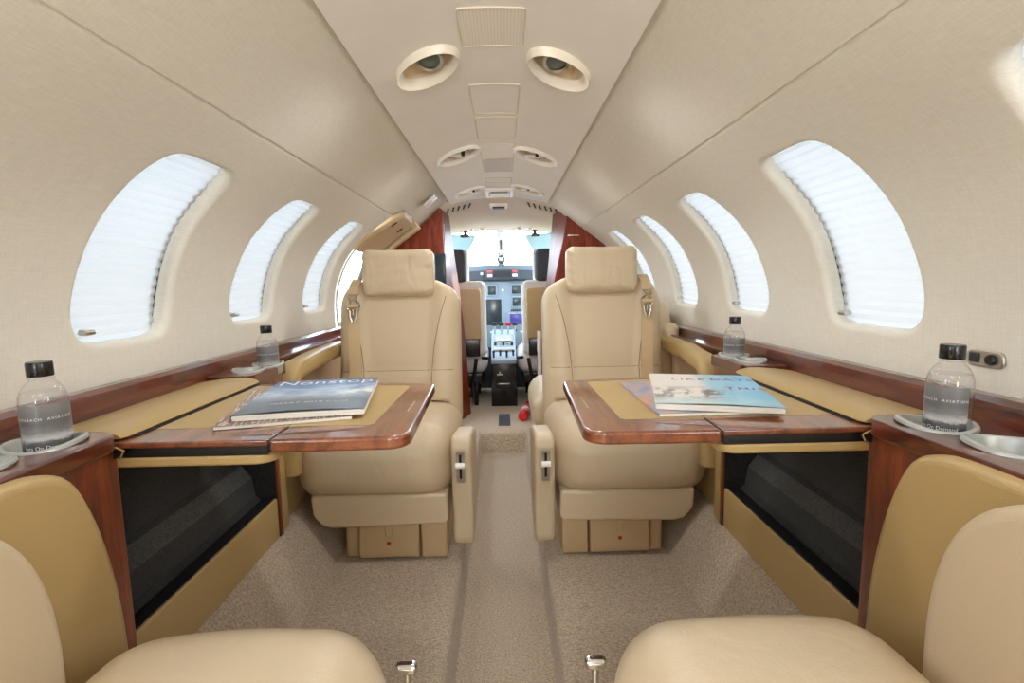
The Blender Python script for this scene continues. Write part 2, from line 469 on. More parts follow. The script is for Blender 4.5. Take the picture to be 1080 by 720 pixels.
# ceiling: centre panel hung a little below the side panels
ZC = 1.452
def ceil_z(x): return ZC - .040 * (x / .275) ** 2
mb = MB()
xs = [-.275 + .55 * k / 20 for k in range(21)]
loop = [(x, ceil_z(x)) for x in xs] + [(x, ceil_z(x) + .018) for x in reversed(xs)]
mb.prism(loop, 1, Y0, 3.0)
ceiling = struct(mb.build('ceiling', 'ceil', angle=30))
MB().box(-.45, .45, Y0, 3.9, 1.50, 1.52).build('ceiling_upper_lining', 'dark')['kind'] = 'structure'
for sd in (-1, 1):
    struct(MB().loft([[W(sd, Y0, SMAX - .002), (sd * .40, Y0, 1.505)], [W(sd, 3.0, SMAX - .002), (sd * .40, 3.0, 1.505)]], cap=False, closed=False).build('trim_%d' % (1 if sd < 0 else 2), 'ceil'))

# carpeted floor: dropped aisle, side platforms, sloping side carpet
def arc(cx, cz, r, a0, a1, n=6): return [(cx + r * math.cos(math.radians(a0 + (a1 - a0) * k / n)), cz + r * math.sin(math.radians(a0 + (a1 - a0) * k / n))) for k in range(n + 1)]
half = [(0, 0), (.10, 0)] + arc(.112, .012, .012, 270, 350, 3) + arc(.152, .106, .024, 172, 90) + [(.30, .13), (.498, .13), (.506, .127), (.512, .131)] + \
       arc(.538, .20, .028, 190, 130, 4)[0:0] + [(.530, .165), (.560, .225), (.588, .266), (.607, .284), (.64, .288), (.74, .288)]
fp = [(-x, z) for x, z in reversed(half)] + half[1:]
NY = 40
struct(MB().loft([[(x, Y0 + (2.86 - Y0) * k / NY, z) for x, z in fp] for k in range(NY + 1)], cap=False, closed=False).build('floor', 'carpet', angle=60))
cf = [(2.83, -.02), (2.83, .095), (2.836, .112), (2.85, .12), (4.6, .12), (4.6, -.02)]
struct(MB().prism(cf, 0, -.62, .62).build('floor_cockpit', 'carpet', angle=50))
struct(MB().box(-.76, .76, Y0 - .04, Y0, -.02, 1.5, .002).build('wall_aft', 'linen_l'))

# dado rails
def dado(name, sd, y1):
    pr = [(.735, .735), (.706, .735), (.700, .742), (.699, .770), (.702, .784), (.712, .791), (.728, .792), (.738, .790)]
    yy = [Y0, 0, .7, 1.2, 1.8, y1]
    L = [[(sd * x, y, z + .008 - .006 * y) for x, z in pr] for y in yy]
    return struct(MB().loft(L).build(name, 'wood', angle=30))
dado('trim_3', -1, 2.29); dado('trim_4', 1, 2.20)

# ------------------------------------------------------------------ forward partitions (glossy wood cabinets either side of the cockpit opening)
def partition(name, sd, aft_in, fwd_in):
    mb = MB(); zs = [.0, .3, .6, .9, 1.05, 1.2, 1.30, 1.345, 1.385]
    def interp(T, z):
        for (z0, x0), (z1, x1) in zip(T, T[1:]):
            if z0 <= z <= z1: return x0 + (x1 - x0) * (z - z0) / (z1 - z0)
        return T[-1][1]
    def outer(z):
        return prof(s_at_z(max(z, .3)))[0] + .01 if z > .3 else .71
    L = []
    for z in zs:
        o_ = max(outer(z), interp(aft_in, z) + .012)
        L.append([(sd * o_, YP, z), (sd * interp(aft_in, z), YP, z), (sd * interp(fwd_in, z), YP + .33, z), (sd * o_, YP + .33, z)])
    mb.loft(L); return struct(mb.build(name, 'wood_part', angle=20, bevel=.004))
partition('wall_forward_left', -1, [(0, .295), (.7, .31), (1.2, .32), (1.4, .325)], [(0, .205), (.77, .242), (.955, .267), (1.165, .292), (1.4, .318)])
partition('wall_forward_right', 1, [(0, .265), (.4, .265), (.72, .272), (.95, .300), (1.2, .36), (1.4, .395)], [(0, .245), (.72, .258), (.955, .29), (1.4, .335)])
# recessed mouldings on the partitions: thin raised rails that divide the veneer
mo = MB().box(-.372, -.310, YP - .006, YP + .002, .955, 1.135, .003).build('wall_monitor', 'dark')
tag(mo, 'small dark blue-grey screen set in left glossy wood bulkhead behind headrest', 'screen')
MB().box(-.366, -.316, YP - .0075, YP - .005, .963, 1.127, .001).build('display', 'screen', mo)
struct(MB().tube([(-.312, YP - .001, .85), (-.3145, YP - .001, 1.30)], .003).build('trim_5', 'chrome'))
gr = empty('door_handle_plate', (.418, YP, 1.225), 'small flat chrome pull on the right glossy wood bulkhead above headrest', 'handle')
MB().box(-.032, .032, -.006, 0, -.004, .004, .002).build('pull_plate', 'chrome', gr)
MB().box(-.028, .028, -.009, -.006, -.001, .003, .001).build('pull_lip', 'brushed', gr)

# ------------------------------------------------------------------ entry door on the left
d = empty('door_1', (-.6, 2.6, .3)); d['kind'] = 'structure'
def dpart(name, fnpts, mat, **k):
    o = fnpts.build(name, mat, None, **k); o.parent = d; o.matrix_parent_inverse = Matrix.Translation((.6, -2.6, -.3)); return o
sT = s_at_z(1.10); sL = s_at_z(.80); sTop = s_at_z(1.315)
# door skin with a window hole: patches around y 2.40-2.62, s between sL and sT
mb = MB()
def dp(ya, yb, sa, sb, nu=6, nv=12, dd=.016): mb.grid(lambda u, v: W(-1, ya + (yb - ya) * u, sa + (sb - sa) * v, dd), nu, nv)
sw0, sw1 = s_at_z(.80), s_at_z(1.165)
dp(YDOOR - .02, 3.0, 0, sw0); dp(YDOOR - .02, 3.0, sw1, SMAX); dp(YDOOR - .02, 2.36, sw0, sw1); dp(2.66, 3.0, sw0, sw1)
dpart('door_skin', mb, 'linen_l', weld=True)
# tan padded arch over the door: a thick band with a rolled forward rib
band = MB(); L = []
zA, zB = 1.125, 1.295
for k in range(21):
    t = k / 20; zz = zA + (zB - zA) * t; q = s_at_z(zz)
    ya = 2.30 + .035 * smooth((t - .35) / .4) + .10 * max(0, (t - .70) / .30) ** 2 - .02 * t * (1 - t)
    yb = 2.70 - .10 * max(0, (t - .8) / .2) ** 2
    e = .018 * (1 - max(0, (t - .93) / .07))
    L.append([W(-1, ya, q, .012), W(-1, ya, q, -.3 * e), W(-1, ya + .022, q, -e), W(-1, yb - .022, q, -e), W(-1, yb, q, -.3 * e), W(-1, yb, q, .012)])
band.loft(L); dpart('door_arch', band, 'plastic', bevel=.004)
rib = MB(); L = []
for k in range(25):
    s = s_at_z(.80) + (s_at_z(1.288) - s_at_z(.80)) * k / 24
    L.append([W(-1, 2.735, s, .012), W(-1, 2.735, s, -.028), W(-1, 2.75, s, -.036), W(-1, 2.79, s, -.036), W(-1, 2.80, s, -.028), W(-1, 2.80, s, .012)])
rib.loft(L); dpart('door_frame_rib', rib, 'plastic', bevel=.006)
st = MB(); L = []
for k in range(25):
    s = s_at_z(.80) + (s_at_z(1.272) - s_at_z(.80)) * k / 24
    L.append([W(-1, 2.705, s, .004), W(-1, 2.705, s, -.0205), W(-1, 2.722, s, -.016), W(-1, 2.722, s, .004)])
st.loft(L); dpart('door_seal', st, 'chrome')
st = MB(); L = []
for k in range(25):
    s = s_at_z(.62) + (s_at_z(1.17) - s_at_z(.62)) * k / 24
    L.append([W(-1, 2.315, s, .012), W(-1, 2.315, s, -.003), W(-1, 2.33, s, -.005), W(-1, 2.33, s, .012)])
st.loft(L); dpart('door_edge', st, 'silver')
for k, (yy, zz) in enumerate(((2.375, 1.243), (2.56, 1.235))):
    s = s_at_z(zz); p = Vector(W(-1, yy, s, -.020)); q = Vector(W(-1, yy, s + .035, -.020))
    dpart('latch_slot', MB().loft([[W(-1, yy - .005, s, -.0175), W(-1, yy + .012, s, -.0175), W(-1, yy + .012, s, -.0205), W(-1, yy - .005, s, -.0205)],
                                   [W(-1, yy - .005, s + .03, -.0175), W(-1, yy + .012, s + .03, -.0175), W(-1, yy + .012, s + .03, -.0205), W(-1, yy - .005, s + .03, -.0205)]]), 'black')
dpart('door_glass', MB().grid(lambda u, v: W(-1, 2.36 + .30 * u, sw0 + (sw1 - sw0) * v, .03), 4, 10), 'glass')

def wpart(mb, name, mat, root, **k):
    """part whose vertices are given in world coordinates"""
    o = mb.build(name, mat, None, **k); o.parent = root
    if root.type == 'EMPTY': o.matrix_parent_inverse = Matrix.Translation(-Vector(root.location))
    return o
def sx(sd, pts): return [(sd * p[0],) + tuple(p[1:]) for p in pts]

# ------------------------------------------------------------------ cup holders (built into the console ledges)
def cup_bowl(c, a, b, dep, sd, wavy=.003):
    """silver cup holder: rolled lip and a bowl sunk into the ledge"""
    zf = lambda t, r: wavy * math.cos(2 * t + .6) * min(1, r / .03)
    prof_ = [(.0001, -dep), (.80, -dep), (.86, -dep + .004), (.90, 0.000), (.94, .004), (1.0, .005), (1.07, .003), (1.09, -.001), (1.05, -.003), (1.0, -.004), (.95, -dep * .9), (.85, -dep - .004), (.0001, -dep - .004)]
    loops = []
    for r, z in prof_:
        loops.append([(c[0] + r * a * math.cos(2 * PI * k / 40), c[1] + r * b * math.sin(2 * PI * k / 40), c[2] + z + (wavy * math.cos(4 * PI * k / 40 + .8 * sd) if z > -.01 else 0)) for k in range(40)])
    return MB().loft(loops)
ZL = .757
CUPS_N = [(.625, .700), (.632, .598)]; CUPS_F = [(.642, 1.378), (.645, 1.292)]
def hole(sd, c, a=.042, b=.046):
    return MB().lathe([(1, -.06), (1, .06)], (sd * c[0], c[1], ZL), 32, a * .98, b * .98)

# ------------------------------------------------------------------ side consoles
def near_console(sd, side):
    r = empty('side_console', (sd * .65, .3, .288), 'polished wood side console with cup holders beside the %s near seat' % side, 'console', 'polished side consoles along the cabin walls')
    top = MB(); top.prism(sx(sd, rrect(.562, .708, -.9, .760, [.004, .03, .004, .004])), 2, ZL - .026, ZL)
    t = wpart(top, 'ledge', 'wood', r)
    cut(t, [hole(sd, c) for c in CUPS_N])
    b = t.modifiers.new('bevel', 'BEVEL'); b.width = .005; b.segments = 3; b.limit_method = 'ANGLE'; b.angle_limit = math.radians(50)
    wpart(MB().prism([(.30, .289), (.757, .289), (.757, ZL - .02), (.30, ZL - .02)], 0, sd * .572, sd * .625), 'side_panel', 'wood_v', r, bevel=.004)
    wpart(MB().box(sd * .685, sd * .70, -.9, .757, .30, ZL - .09, .003), 'back_panel', 'dark', r)
    pts = [(-.9, .752), (.565, .752)] + catmull([(.565, .752), (.607, .747), (.654, .722), (.687, .65), (.708, .556), (.717, .45), (.718, .29)], 5)[1:] + [(-.9, .29)]
    wpart(MB().prism(pts, 0, sd * .580, sd * .550), 'padded_side', 'vinyl', r, bevel=.014, segs=5, angle=60)
    for c, dp_ in zip(CUPS_N, (.0115, .034)):
        plabel(wpart(cup_bowl((sd * c[0], c[1], ZL + .001), .042, .046, dp_, sd), 'cup_holder', 'silver', r), 'silver cup holder')
    return r
def far_console(sd, side):
    CUPS_F = [(.624 if sd < 0 else .642, 1.378), (.634 if sd < 0 else .645, 1.292)]
    r = empty('side_console', (sd * .65, 1.9, .288), 'wood ledge with cup holders and tan armrest beside the far %s seat' % side, 'console', 'polished side consoles along the cabin walls')
    y1 = 2.28 if sd < 0 else 2.15
    t = wpart(MB().prism(sx(sd, [(.592, 1.232), (.606, 1.215), (.706, 1.215), (.706, y1), (.655, y1), (.662, 1.475), (.658, 1.446), (.645, 1.430), (.592, 1.410)]), 2, ZL - .028, ZL), 'ledge', 'wood', r)
    cut(t, [hole(sd, c, .036, .042) for c in CUPS_F])
    b = t.modifiers.new('bevel', 'BEVEL'); b.width = .005; b.segments = 3; b.limit_method = 'ANGLE'; b.angle_limit = math.radians(50)
    wpart(MB().prism([(1.215, .66), (1.408, .66), (1.408, ZL - .02), (1.215, ZL - .02)], 0, sd * .600, sd * .655), 'side_panel', 'wood_v', r, bevel=.004)
    wpart(MB().box(sd * .634, sd * .650, 1.364, y1, .289, .49, .006).box(sd * .610, sd * .650, 1.364, 1.408, .289, .659, .006), 'lower_panel', 'vinyl', r)
    wpart(MB().box(sd * .685, sd * .70, 1.448, y1, .47, ZL - .03, .004), 'inner_wall', 'plastic', r)
    wpart(MB().box(sd * .640, sd * .69, 1.448, y1, .47, .482, .003), 'tray_floor', 'plastic', r)
    for c, dp_ in zip(CUPS_F, (.0195, .034)):
        plabel(wpart(cup_bowl((sd * c[0], c[1], ZL + .001), .036, .042, dp_, sd), 'cup_holder', 'silver', r), 'silver cup holder')
    P = catmull([(1.437, .43), (1.437, .56), (1.445, .655), (1.475, .712), (1.55, .724), (1.80, .724), (2.02, .724)], 6)
    L = []
    for i, (y, z) in enumerate(P):
        a, b_ = P[max(i - 1, 0)], P[min(i + 1, len(P) - 1)]
        ty, tz = b_[0] - a[0], b_[1] - a[1]; l = math.hypot(ty, tz); ny, nz = -tz / l, ty / l
        w, h = .031, .028
        if i == len(P) - 1: w, h = .026, .022
        L.append([(sd * (.610 + (.022 if sd < 0 else .038) * smooth((y - 1.5) / .3) + p), y + ny * q, z + nz * q) for p, q in superell(w, h, 3.2, 20)])
    plabel(wpart(MB().loft(L), 'armrest', 'vinyl', r), 'padded tan armrest')
    return r
near_console(-1, 'left'); near_console(1, 'right')
far_console(-1, 'left'); far_console(1, 'right')

# ------------------------------------------------------------------ table bays: padded lid, dark open bay, tan kick panel
ZT_ = .741
def bay(sd, side):
    r = empty('storage_bay', (sd * .65, 1.07, .288), 'dark open storage bay with padded tan lid under the window by the %s table' % side, 'storage bay', 'storage bays under the two tables')
    pr = [(.70, .728), (.70, .748), (.66, .754), (.62, .757), (.594, .757), (.581, .754), (.570, .750), (.5645, .7455), (.5655, .7435), (.600, .7435), (.600, .728)]
    L = [[(sd * x, y, z) for x, z in pr] for y in (.766, .774, 1.19, 1.20)]
    L[0] = [(sd * (.635 + (x - .635) * .93), .763, .743 + (z - .743) * .9) for x, z in pr]; L[-1] = [(sd * (.635 + (x - .635) * .95), 1.204, .743 + (z - .743) * .9) for x, z in pr]
    plabel(wpart(MB().loft(L), 'lid', 'vinyl', r, angle=50), 'long padded tan lid')
    wpart(MB().box(sd * .559, sd * .575, .785, 1.19, ZT_ + .0002, ZT_ + .0016, .0005), 'lid_gap', 'black', r)
    wpart(MB().box(sd * .612, sd * .632, .760, 1.346, .285, .396, .004), 'kick_panel', 'vinyl', r)
    wpart(MB().box(sd * .608, sd * .64, 1.346, 1.361, .285, .732, .003), 'trim_post', 'wood_v', r)
    wpart(MB().box(sd * .606, sd * .64, 1.361, 1.363, .285, .72, .0005), 'trim_edge', 'vinyl', r)
    pr = [(.618, .390), (.652, .392), (.668, .405), (.676, .455), (.702, .489), (.712, .50), (.716, .62), (.712, .728), (.60, .728)]
    ln = MB().loft([[(sd * x, y, z) for x, z in pr] for y in (.760, 1.05, 1.346)], cap=False, closed=False)
    ln.add([(sd * x, 1.344, z) for x, z in [(.612, .39), (.72, .39), (.72, .73), (.612, .73)]], [(0, 1, 2, 3)])
    ln.add([(sd * x, .762, z) for x, z in [(.642, .39), (.72, .39), (.72, .73), (.642, .73)]], [(0, 1, 2, 3)])
    wpart(ln, 'lining', 'recess', r, angle=25)
    wpart(MB().loft([[(sd * x, y, z) for x, z in ((.675, .457), (.700, .490), (.702, .488), (.677, .455))] for y in (.763, 1.343)]), 'painted_lit_strip', 'recess_painted_lit', r)  # strip in a lighter tone paints the light falling on the ledge
    wpart(MB().box(sd * .618, sd * .650, .762, 1.344, .392, .398, .002), 'sill', 'black', r)
bay(-1, 'left'); bay(1, 'right')

# ------------------------------------------------------------------ folding tables
ZT = .741
def table(sd, side):
    r = empty('folding_table', (sd * .45, 1.0, ZT - .04), 'glossy wood folding table with tan inlay in front of the far %s seat' % side, 'table', 'pull-out folding tables')
    c1 = arc(.170, .788, .036, 265, 186, 8); c2 = arc(.166, 1.146, .020, 178, 92, 6)
    out = [(.3415, .750), (.25, .751)] + c1 + c2 + [(.25, 1.180), (.3415, 1.192)]
    wpart(MB().prism(sx(sd, out), 2, ZT - .021, ZT), 'outer_leaf', 'wood_table', r, bevel=.005, segs=4)
    wpart(MB().prism(sx(sd, [(.3445, .750), (.598, .752), (.598, 1.194), (.3445, 1.192)]), 2, ZT - .0095, ZT), 'inner_leaf', 'wood_table', r, bevel=.0025)
    wpart(MB().prism(sx(sd, [(.3415, .822), (.212, .822), (.204, .828), (.2, 1.13), (.205, 1.138), (.3415, 1.156)]), 2, ZT - .002, ZT + .0006), 'outer_inlay', 'vinyl', r)
    wpart(MB().prism(sx(sd, [(.3445, .822), (.556, .822), (.556, 1.17), (.3445, 1.156)]), 2, ZT - .002, ZT + .0006), 'inner_inlay', 'vinyl', r)
    wpart(MB().box(sd * .162, sd * .1645, .905, .985, ZT - .001, ZT + .0004, .0002), 'latch_line', 'brushed', r)
    wpart(MB().box(sd * .340, sd * .346, .753, 1.19, ZT - .018, ZT - .001, .001), 'hinge_gap', 'black', r)
    wpart(MB().box(sd * .348, sd * .60, .758, 1.17, ZT - .026, ZT - .010, .002), 'slide_slot', 'black', r)
    wpart(MB().prism(sx(sd, rrect(.342, .600, .757, 1.17, [.004, .03, .03, .004])), 2, ZT - .041, ZT - .0255), 'support_tray', 'vinyl', r, bevel=.004)
    wd = [(.600, .7345), (.60, .7165), (.572, .7165), (.561, .722), (.556, .7295), (.566, .734)]
    wpart(MB().prism([(sd * x, z) for x, z in wd], 1, .748, .785), 'pivot_cover', 'black', r)
    wpart(MB().tube([(sd * .598, .747, .7355), (sd * .566, .747, .7355), (sd * .555, .747, .730), (sd * .560, .747, .7205)], .0014, 6), 'pivot_trim', 'vinyl', r)
table(-1, 'left'); table(1, 'right')

# ------------------------------------------------------------------ magazines
def magazine(name, x, y, z, rot, w, h, t, cover, label, curl=0, group=None):
    r = empty(name, (x, y, z), label, 'magazine', 'magazines lying on the tables'); r.rotation_euler = (0, 0, math.radians(rot))
    bl = lambda u, v: curl * math.sin(PI * min(1, max(0, u))) * (1 - v) ** 2
    pg = MB(); N = 12
    def ring(inset, zz, cu): return [(-w / 2 + inset + (w - 2 * inset) * i / N, -h / 2 + inset, zz + cu * bl(i / N, 0)) for i in range(N + 1)] + [(w / 2 - inset, h / 2 - inset, zz), (-w / 2 + inset, h / 2 - inset, zz)]
    pg.loft([ring(.0015, .0005, 0), ring(.0008, t * .5, 0), ring(.0015, t - .0006, .15)]); pg.build('pages', 'paper', r)
    cv = MB(); 
    def f(u, v, o): return (-w / 2 + w * u, -h / 2 + h * v, t - .0005 + o + bl(u, v))
    g1 = [[f(i / 16, j / 10, 0) for i in range(17)] for j in range(11)]
    cv.loft([g for g in g1], cap=False, closed=False); cv.loft([[(p[0], p[1], p[2] + .0006) for p in g] for g in g1], cap=False, closed=False)
    c = cv.build('front_cover', cover, r)
    MB().box(-w / 2, w / 2, -h / 2, h / 2, 0, .0006, .0002).build('back_cover', 'paper', r)
    MB().box(-w / 2 - .0004, -w / 2 + .0008, -h / 2, h / 2, 0, t, .0003).build('spine', cover, r)
    return r, c, (lambda u, v, o=.0007: Vector(f(u, v, o)))
m1, c1, _ = magazine('magazine', -.388, .975, ZT + .001, 14, .213, .297, .0055, 'cover_brown', 'brown lower magazine with white print under the cloud cover magazine on left table')
m2, c2, f2 = magazine('magazine', -.358, .996, ZT + .0075, 9, .213, .300, .0095, 'cover_sky', 'thick magazine with a sea and cloud cover on the left table', .004)
text('masthead', 'Nonstop', .058, 'white_ink', None, c2, .0002, 'CENTER', 1.03, wrap=lambda p: f2(.5 + p.x * .93 / .213, .835 + p.y * 1.0 / .300, .0009 + max(0, p.z) * .3))
text('cover_line', 'SMART 2019 travel', .017, 'white_ink', None, c2, .0001, 'LEFT', 1.0, wrap=lambda p: f2(.2 + p.x / .213, .20 + p.y * 1.0 / .300, .0009))
m3, c3, _ = magazine('magazine', .370, .966, ZT + .001, 1, .205, .270, .0055, 'cover_dusk', 'lilac grey lower magazine half hidden under the coast cover magazine on right table')
m4, c4, f4 = magazine('magazine', .406, .972, ZT + .0075, -14, .205, .292, .0095, 'cover_beach', 'thick magazine with pale blue coast cover on the right table', .003)
for s_, u, v in (('DAYS', .58, .78), ('LIKE', .20, .76), ('THIS', .66, .47)):
    text('cover_word', s_, .030, 'red_ink', None, c4, .0001, 'LEFT', 1.25, wrap=lambda p, u=u, v=v: f4(u + p.x / .205, v + p.y / .292, .0009))

# ------------------------------------------------------------------ water bottles
BOT = [(.0001, 0), (.020, 0), (.0245, .003), (.0268, .008), (.0268, .072), (.0262, .080), (.0238, .088), (.019, .0955), (.0145, .100), (.0122, .103), (.0122, .108)]
def bottle(x, y, z, label, turn, arc_deg):
    r = empty('water_bottle', (x, y, z), label, 'bottle', 'small water bottles in the cup holders'); r.rotation_euler = (0, 0, turn)
    MB().lathe(BOT, n=36, cap=False).build('bottle_body', 'pet', r, angle=60)
    w = [(.0001, .0015), (.0195, .0015), (.024, .0045), (.0262, .009), (.0262, .0715), (.0256, .0795), (.0232, .0865), (.0001, .0865)]
    MB().lathe(w, n=36).build('water', 'water', r, angle=60)
    MB().lathe([(.0001, .107), (.0142, .107), (.0147, .108), (.0147, .125), (.0140, .127), (.0001, .127)], n=40).build('cap', 'black_gloss', r, angle=40)
    MB().lathe([(.0128, .1035), (.0156, .1035), (.0156, .1050), (.0128, .1050)], n=36, cap=False).build('neck_ring', 'pet', r)
    lb = MB(); n = 28; a = math.radians(arc_deg)
    lp = lambda R, z0: [(R * math.sin(-a / 2 + a * k / n), -R * math.cos(-a / 2 + a * k / n), z0) for k in range(n + 1)]
    lb.loft([lp(.0270, .006), lp(.0272, .006), lp(.0272, .071), lp(.0270, .071), lp(.0270, .006)], cap=False, closed=False)
    L = lb.build('paper_label', 'label', r, angle=50)
    def wrapf(zz): return lambda p: Vector((.0275 * math.sin(p.x / .0275), -.0275 * math.cos(p.x / .0275), zz + p.y))
    text('label_print', 'SCHUBACH  AVIATION', .0052, 'white_ink', None, L, 0, 'CENTER', 1.35, wrapf(.050))
    text('label_print', 'Jets On Demand', .0072, 'white_ink', None, L, 0, 'CENTER', 1.0, wrapf(.010))
    return r
bottle(-.622, .702, ZL - .031 + .020, 'water bottle with grey printed label in the nearest left cup holder', .62, 190)
bottle(.636, .694, ZL - .031 + .020, 'water bottle with label turned to one side in the nearest right cup holder', -1.15, 150)
bottle(-.624, 1.378, ZL - .031 + .012, 'water bottle with dark cap in the far left cup holder beside the armrest', .4, 200)
bottle(.642, 1.378, ZL - .031 + .012, 'water bottle with dark cap in the far right cup holder beside the armrest', -.4, 200)

# ------------------------------------------------------------------ cabin seats
def seat(loc, sd, f, label, hw=.2265, aft=False):
    r = empty('cabin_armchair', loc, label, 'seat', 'cream leather cabin seats')
    # local frame: u outboard, v towards the seat front, w up
    T = Matrix(((sd, 0, 0, 0), (0, f, 0, 0), (0, 0, 1, 0), (0, 0, 0, 1)))
    # cushion with a deep rolled front
    H = (hw, .235, .107)
    def cf(p):
        u, v, w = p
        k = 1 - (u / H[0]) ** 4
        w2 = w + (.022 * (1 - (u / H[0]) ** 2) * (1 - .4 * (v / H[1]) ** 2) if w > 0 else 0)
        v2 = v + (.022 * k * (1 - (w / H[2]) ** 2) if v > 0 else 0)
        ex = 1 + .012 * (1 - (w / H[2]) ** 2)
        return (u * ex, v2 + .002 * noise.noise(Vector((u * 14, v * 9, w * 20 + sd))), w2 + .0025 * noise.noise(Vector((u * 9, v * 12, 3 + sd))))
    if not aft:
        H = (hw + .010, .235, .112); MB().rbox((.009, .235, .430), H, .085, 7, 12, cf, T).build('cushion', 'leather', r, angle=80)
    else:
        H = (hw, .33, .102); MB().rbox((0, .14, .424), H, .085, 7, 12, cf, T).build('cushion', 'leather', r, angle=80)
    ap = [(-.212, .352), (-.214, .275), (-.205, .260), (.13, .252), (.16, .260), (.186, .292), (.190, .352)]
    MB().prism(ap, 1, .05, .476, T).build('apron', 'leather_plain', r, bevel=.010, segs=4)
    # base with its pull-out drawer
    b = MB(); b.box(-.202, -.122, .06, .432, .131, .276, .008, 3, T); b.box(.066, .110, .06, .425, .131, .276, .012, 3, T); b.box(-.13, .07, .06, .40, .131, .27, .004, 2, T)
    b.build('base', 'plastic', r)
    dr = MB().prism([(.36, .142), (.446, .142), (.452, .165), (.432, .268), (.36, .268)], 0, -.118, .063, T).build('drawer', 'plastic', r, bevel=.005)
    MB().box(-.038, -.016, .438, .446, .205, .25, .003, 2, T).build('drawer_latch', 'plastic', dr, loc=None)
    MB().box(-.033, -.021, .444, .4485, .181, .193, .002, 2, T).build('release_button', 'red_dot', dr)
    # back, reclined about the hinge
    rec = math.radians(9.5)
    TB = T @ Matrix.Translation((0, .035 if not aft else -.20, .43)) @ Matrix.Rotation(rec, 4, 'X') 
    HB = (hw, .062, .280)
    def hwid(t): return 1 - .012 * t - .46 * max(0, (t - .80) / .20) ** 2.6 * .75
    def front(u, w):
        """bolstered front surface (v) of the back"""
        ctr = .118 + .02 * smooth((w + .1) / .35)
        e = smooth((abs(u) - ctr + .012) / .03) - .75 * smooth((abs(u) - ctr - .03) / .07)
        low = .006 * smooth((-.065 - w) / .01) 
        return .014 * e + low - .0035 * math.exp(-((w + .065) / .006) ** 2) + .010 * math.cos(u / .23 * 1.2)
    def bf(p):
        u, v, w = p; t = (w + HB[2]) / (2 * HB[2])
        uu = u * hwid(t)
        if v > .02: v = v + front(uu, w) * min(1, (v - .02) / .035)
        if v < 0: v *= .9
        return (uu, v, w)
    MB().rbox((0, 0, .28), HB, .05, 6, 22, bf, TB).build('backrest', 'leather_plain', r, angle=80)
    def fs(u, w, o=.0005): return (u, .062 + front(u, w) + o, w + .28)
    sm = MB()
    for q in (-1, 1):
        pts = [(q * .178, .205), (q * .170, .18), (q * .158, .14), (q * .146, .09), (q * .133, .02), (q * .124, -.065), (q * .122, -.16)]
        sm.tube([fs(u, w) for u, w in catmull(pts, 5)], .0016, 5, TB)
    sm.tube([fs(-.20 + .4 * k / 24, -.065) for k in range(25)], .0016, 5, TB)
    sm.build('back_seams', 'leather_seam', r)
    # headrest pillow
    HP = (.130, .045, .088)
    def hf(p):
        u, v, w = p; a, b2 = u / HP[0], w / HP[2]; u = u * (1 + .035 * b2 ** 4); w = w * (1 + .035 * a ** 4)
        bulge = 1 + .10 * (1 - b2 * b2) if abs(v) > 0 else 1
        vv = v * (1 + .28 * (1 - a * a) * (1 - b2 * b2)) + (.004 * noise.noise(Vector((u * 22 + w * 18, w * 30, sd * 5))) + .007 * abs(a) ** 3 * noise.noise(Vector((u * 26, w * 62 + u * 30, sd)))) * (1 if v > 0 else 0)
        return (u * (1 - .03 * b2 * b2) , vv, w * (1 - .05 * a * a) - .006 * (1 - a * a) * (1 if w > 0 else 0))
    TH = TB @ Matrix.Translation((-.006 if not aft else 0, .075, .574)) @ Matrix.Rotation(math.radians(-6), 4, 'X')
    MB().rbox((0, 0, 0), HP, .028, 6, 14, hf, TH).build('headrest', 'leather_soft', r, angle=80)
    # inboard armrest with its sliding control
    ab = [(.25, .490), (.29, .502), (.46, .530), (.492, .525), (.505, .504), (.500, .46), (.476, .22), (.466, .192), (.44, .186), (.32, .24), (.25, .33)]
    if not aft:
        MB().prism(ab, 0, -hw - .062, -hw - .002, T).build('armrest', 'leather_plain', r, bevel=.014, segs=5, angle=50)
        uc = -hw - .030
        pl = MB().prism([(.5065, .487), (.5095, .487), (.5005, .396), (.4975, .396)], 0, uc - .012, uc + .012, T).build('control_plate', 'brushed', r)
        MB().prism([(.5085, .482), (.5105, .482), (.5020, .408), (.500, .408)], 0, uc - .0035, uc + .0035, T).build('control_slot', 'black', pl)
        MB().tube([(uc - .013, .516, .452), (uc + .013, .516, .452)], .0085, 12, T).tube([(uc, .505, .452), (uc, .516, .452)], .006, 8, T).build('control_knob', 'white', pl)
    else:
        # chrome seat release lever that stands in front of the inboard edge
        lv = MB().tube([(-hw - .02, .30, .24), (-hw - .02, .38, .26), (-hw - .018, .438, .33), (-hw - .013, .455, .448)], .005, 10, T)
        l = lv.build('release_lever', 'chrome', r)
        MB().box(-hw - .028, -hw + .002, .446, .464, .446, .461, .0065, 4, T).build('lever_knob', 'chrome', l)
        # rounded outboard arm pad
        ar = [(.10, .42), (.10, .765)] + catmull([(.20, .762), (.27, .750), (.325, .722), (.362, .677), (.384, .613), (.391, .55)], 5) + [(.390, .42)]
        MB().prism(ar, 0, hw - .001, hw + .030, T).build('arm_pad', 'leather_plain', r, bevel=.016, segs=5, angle=50)
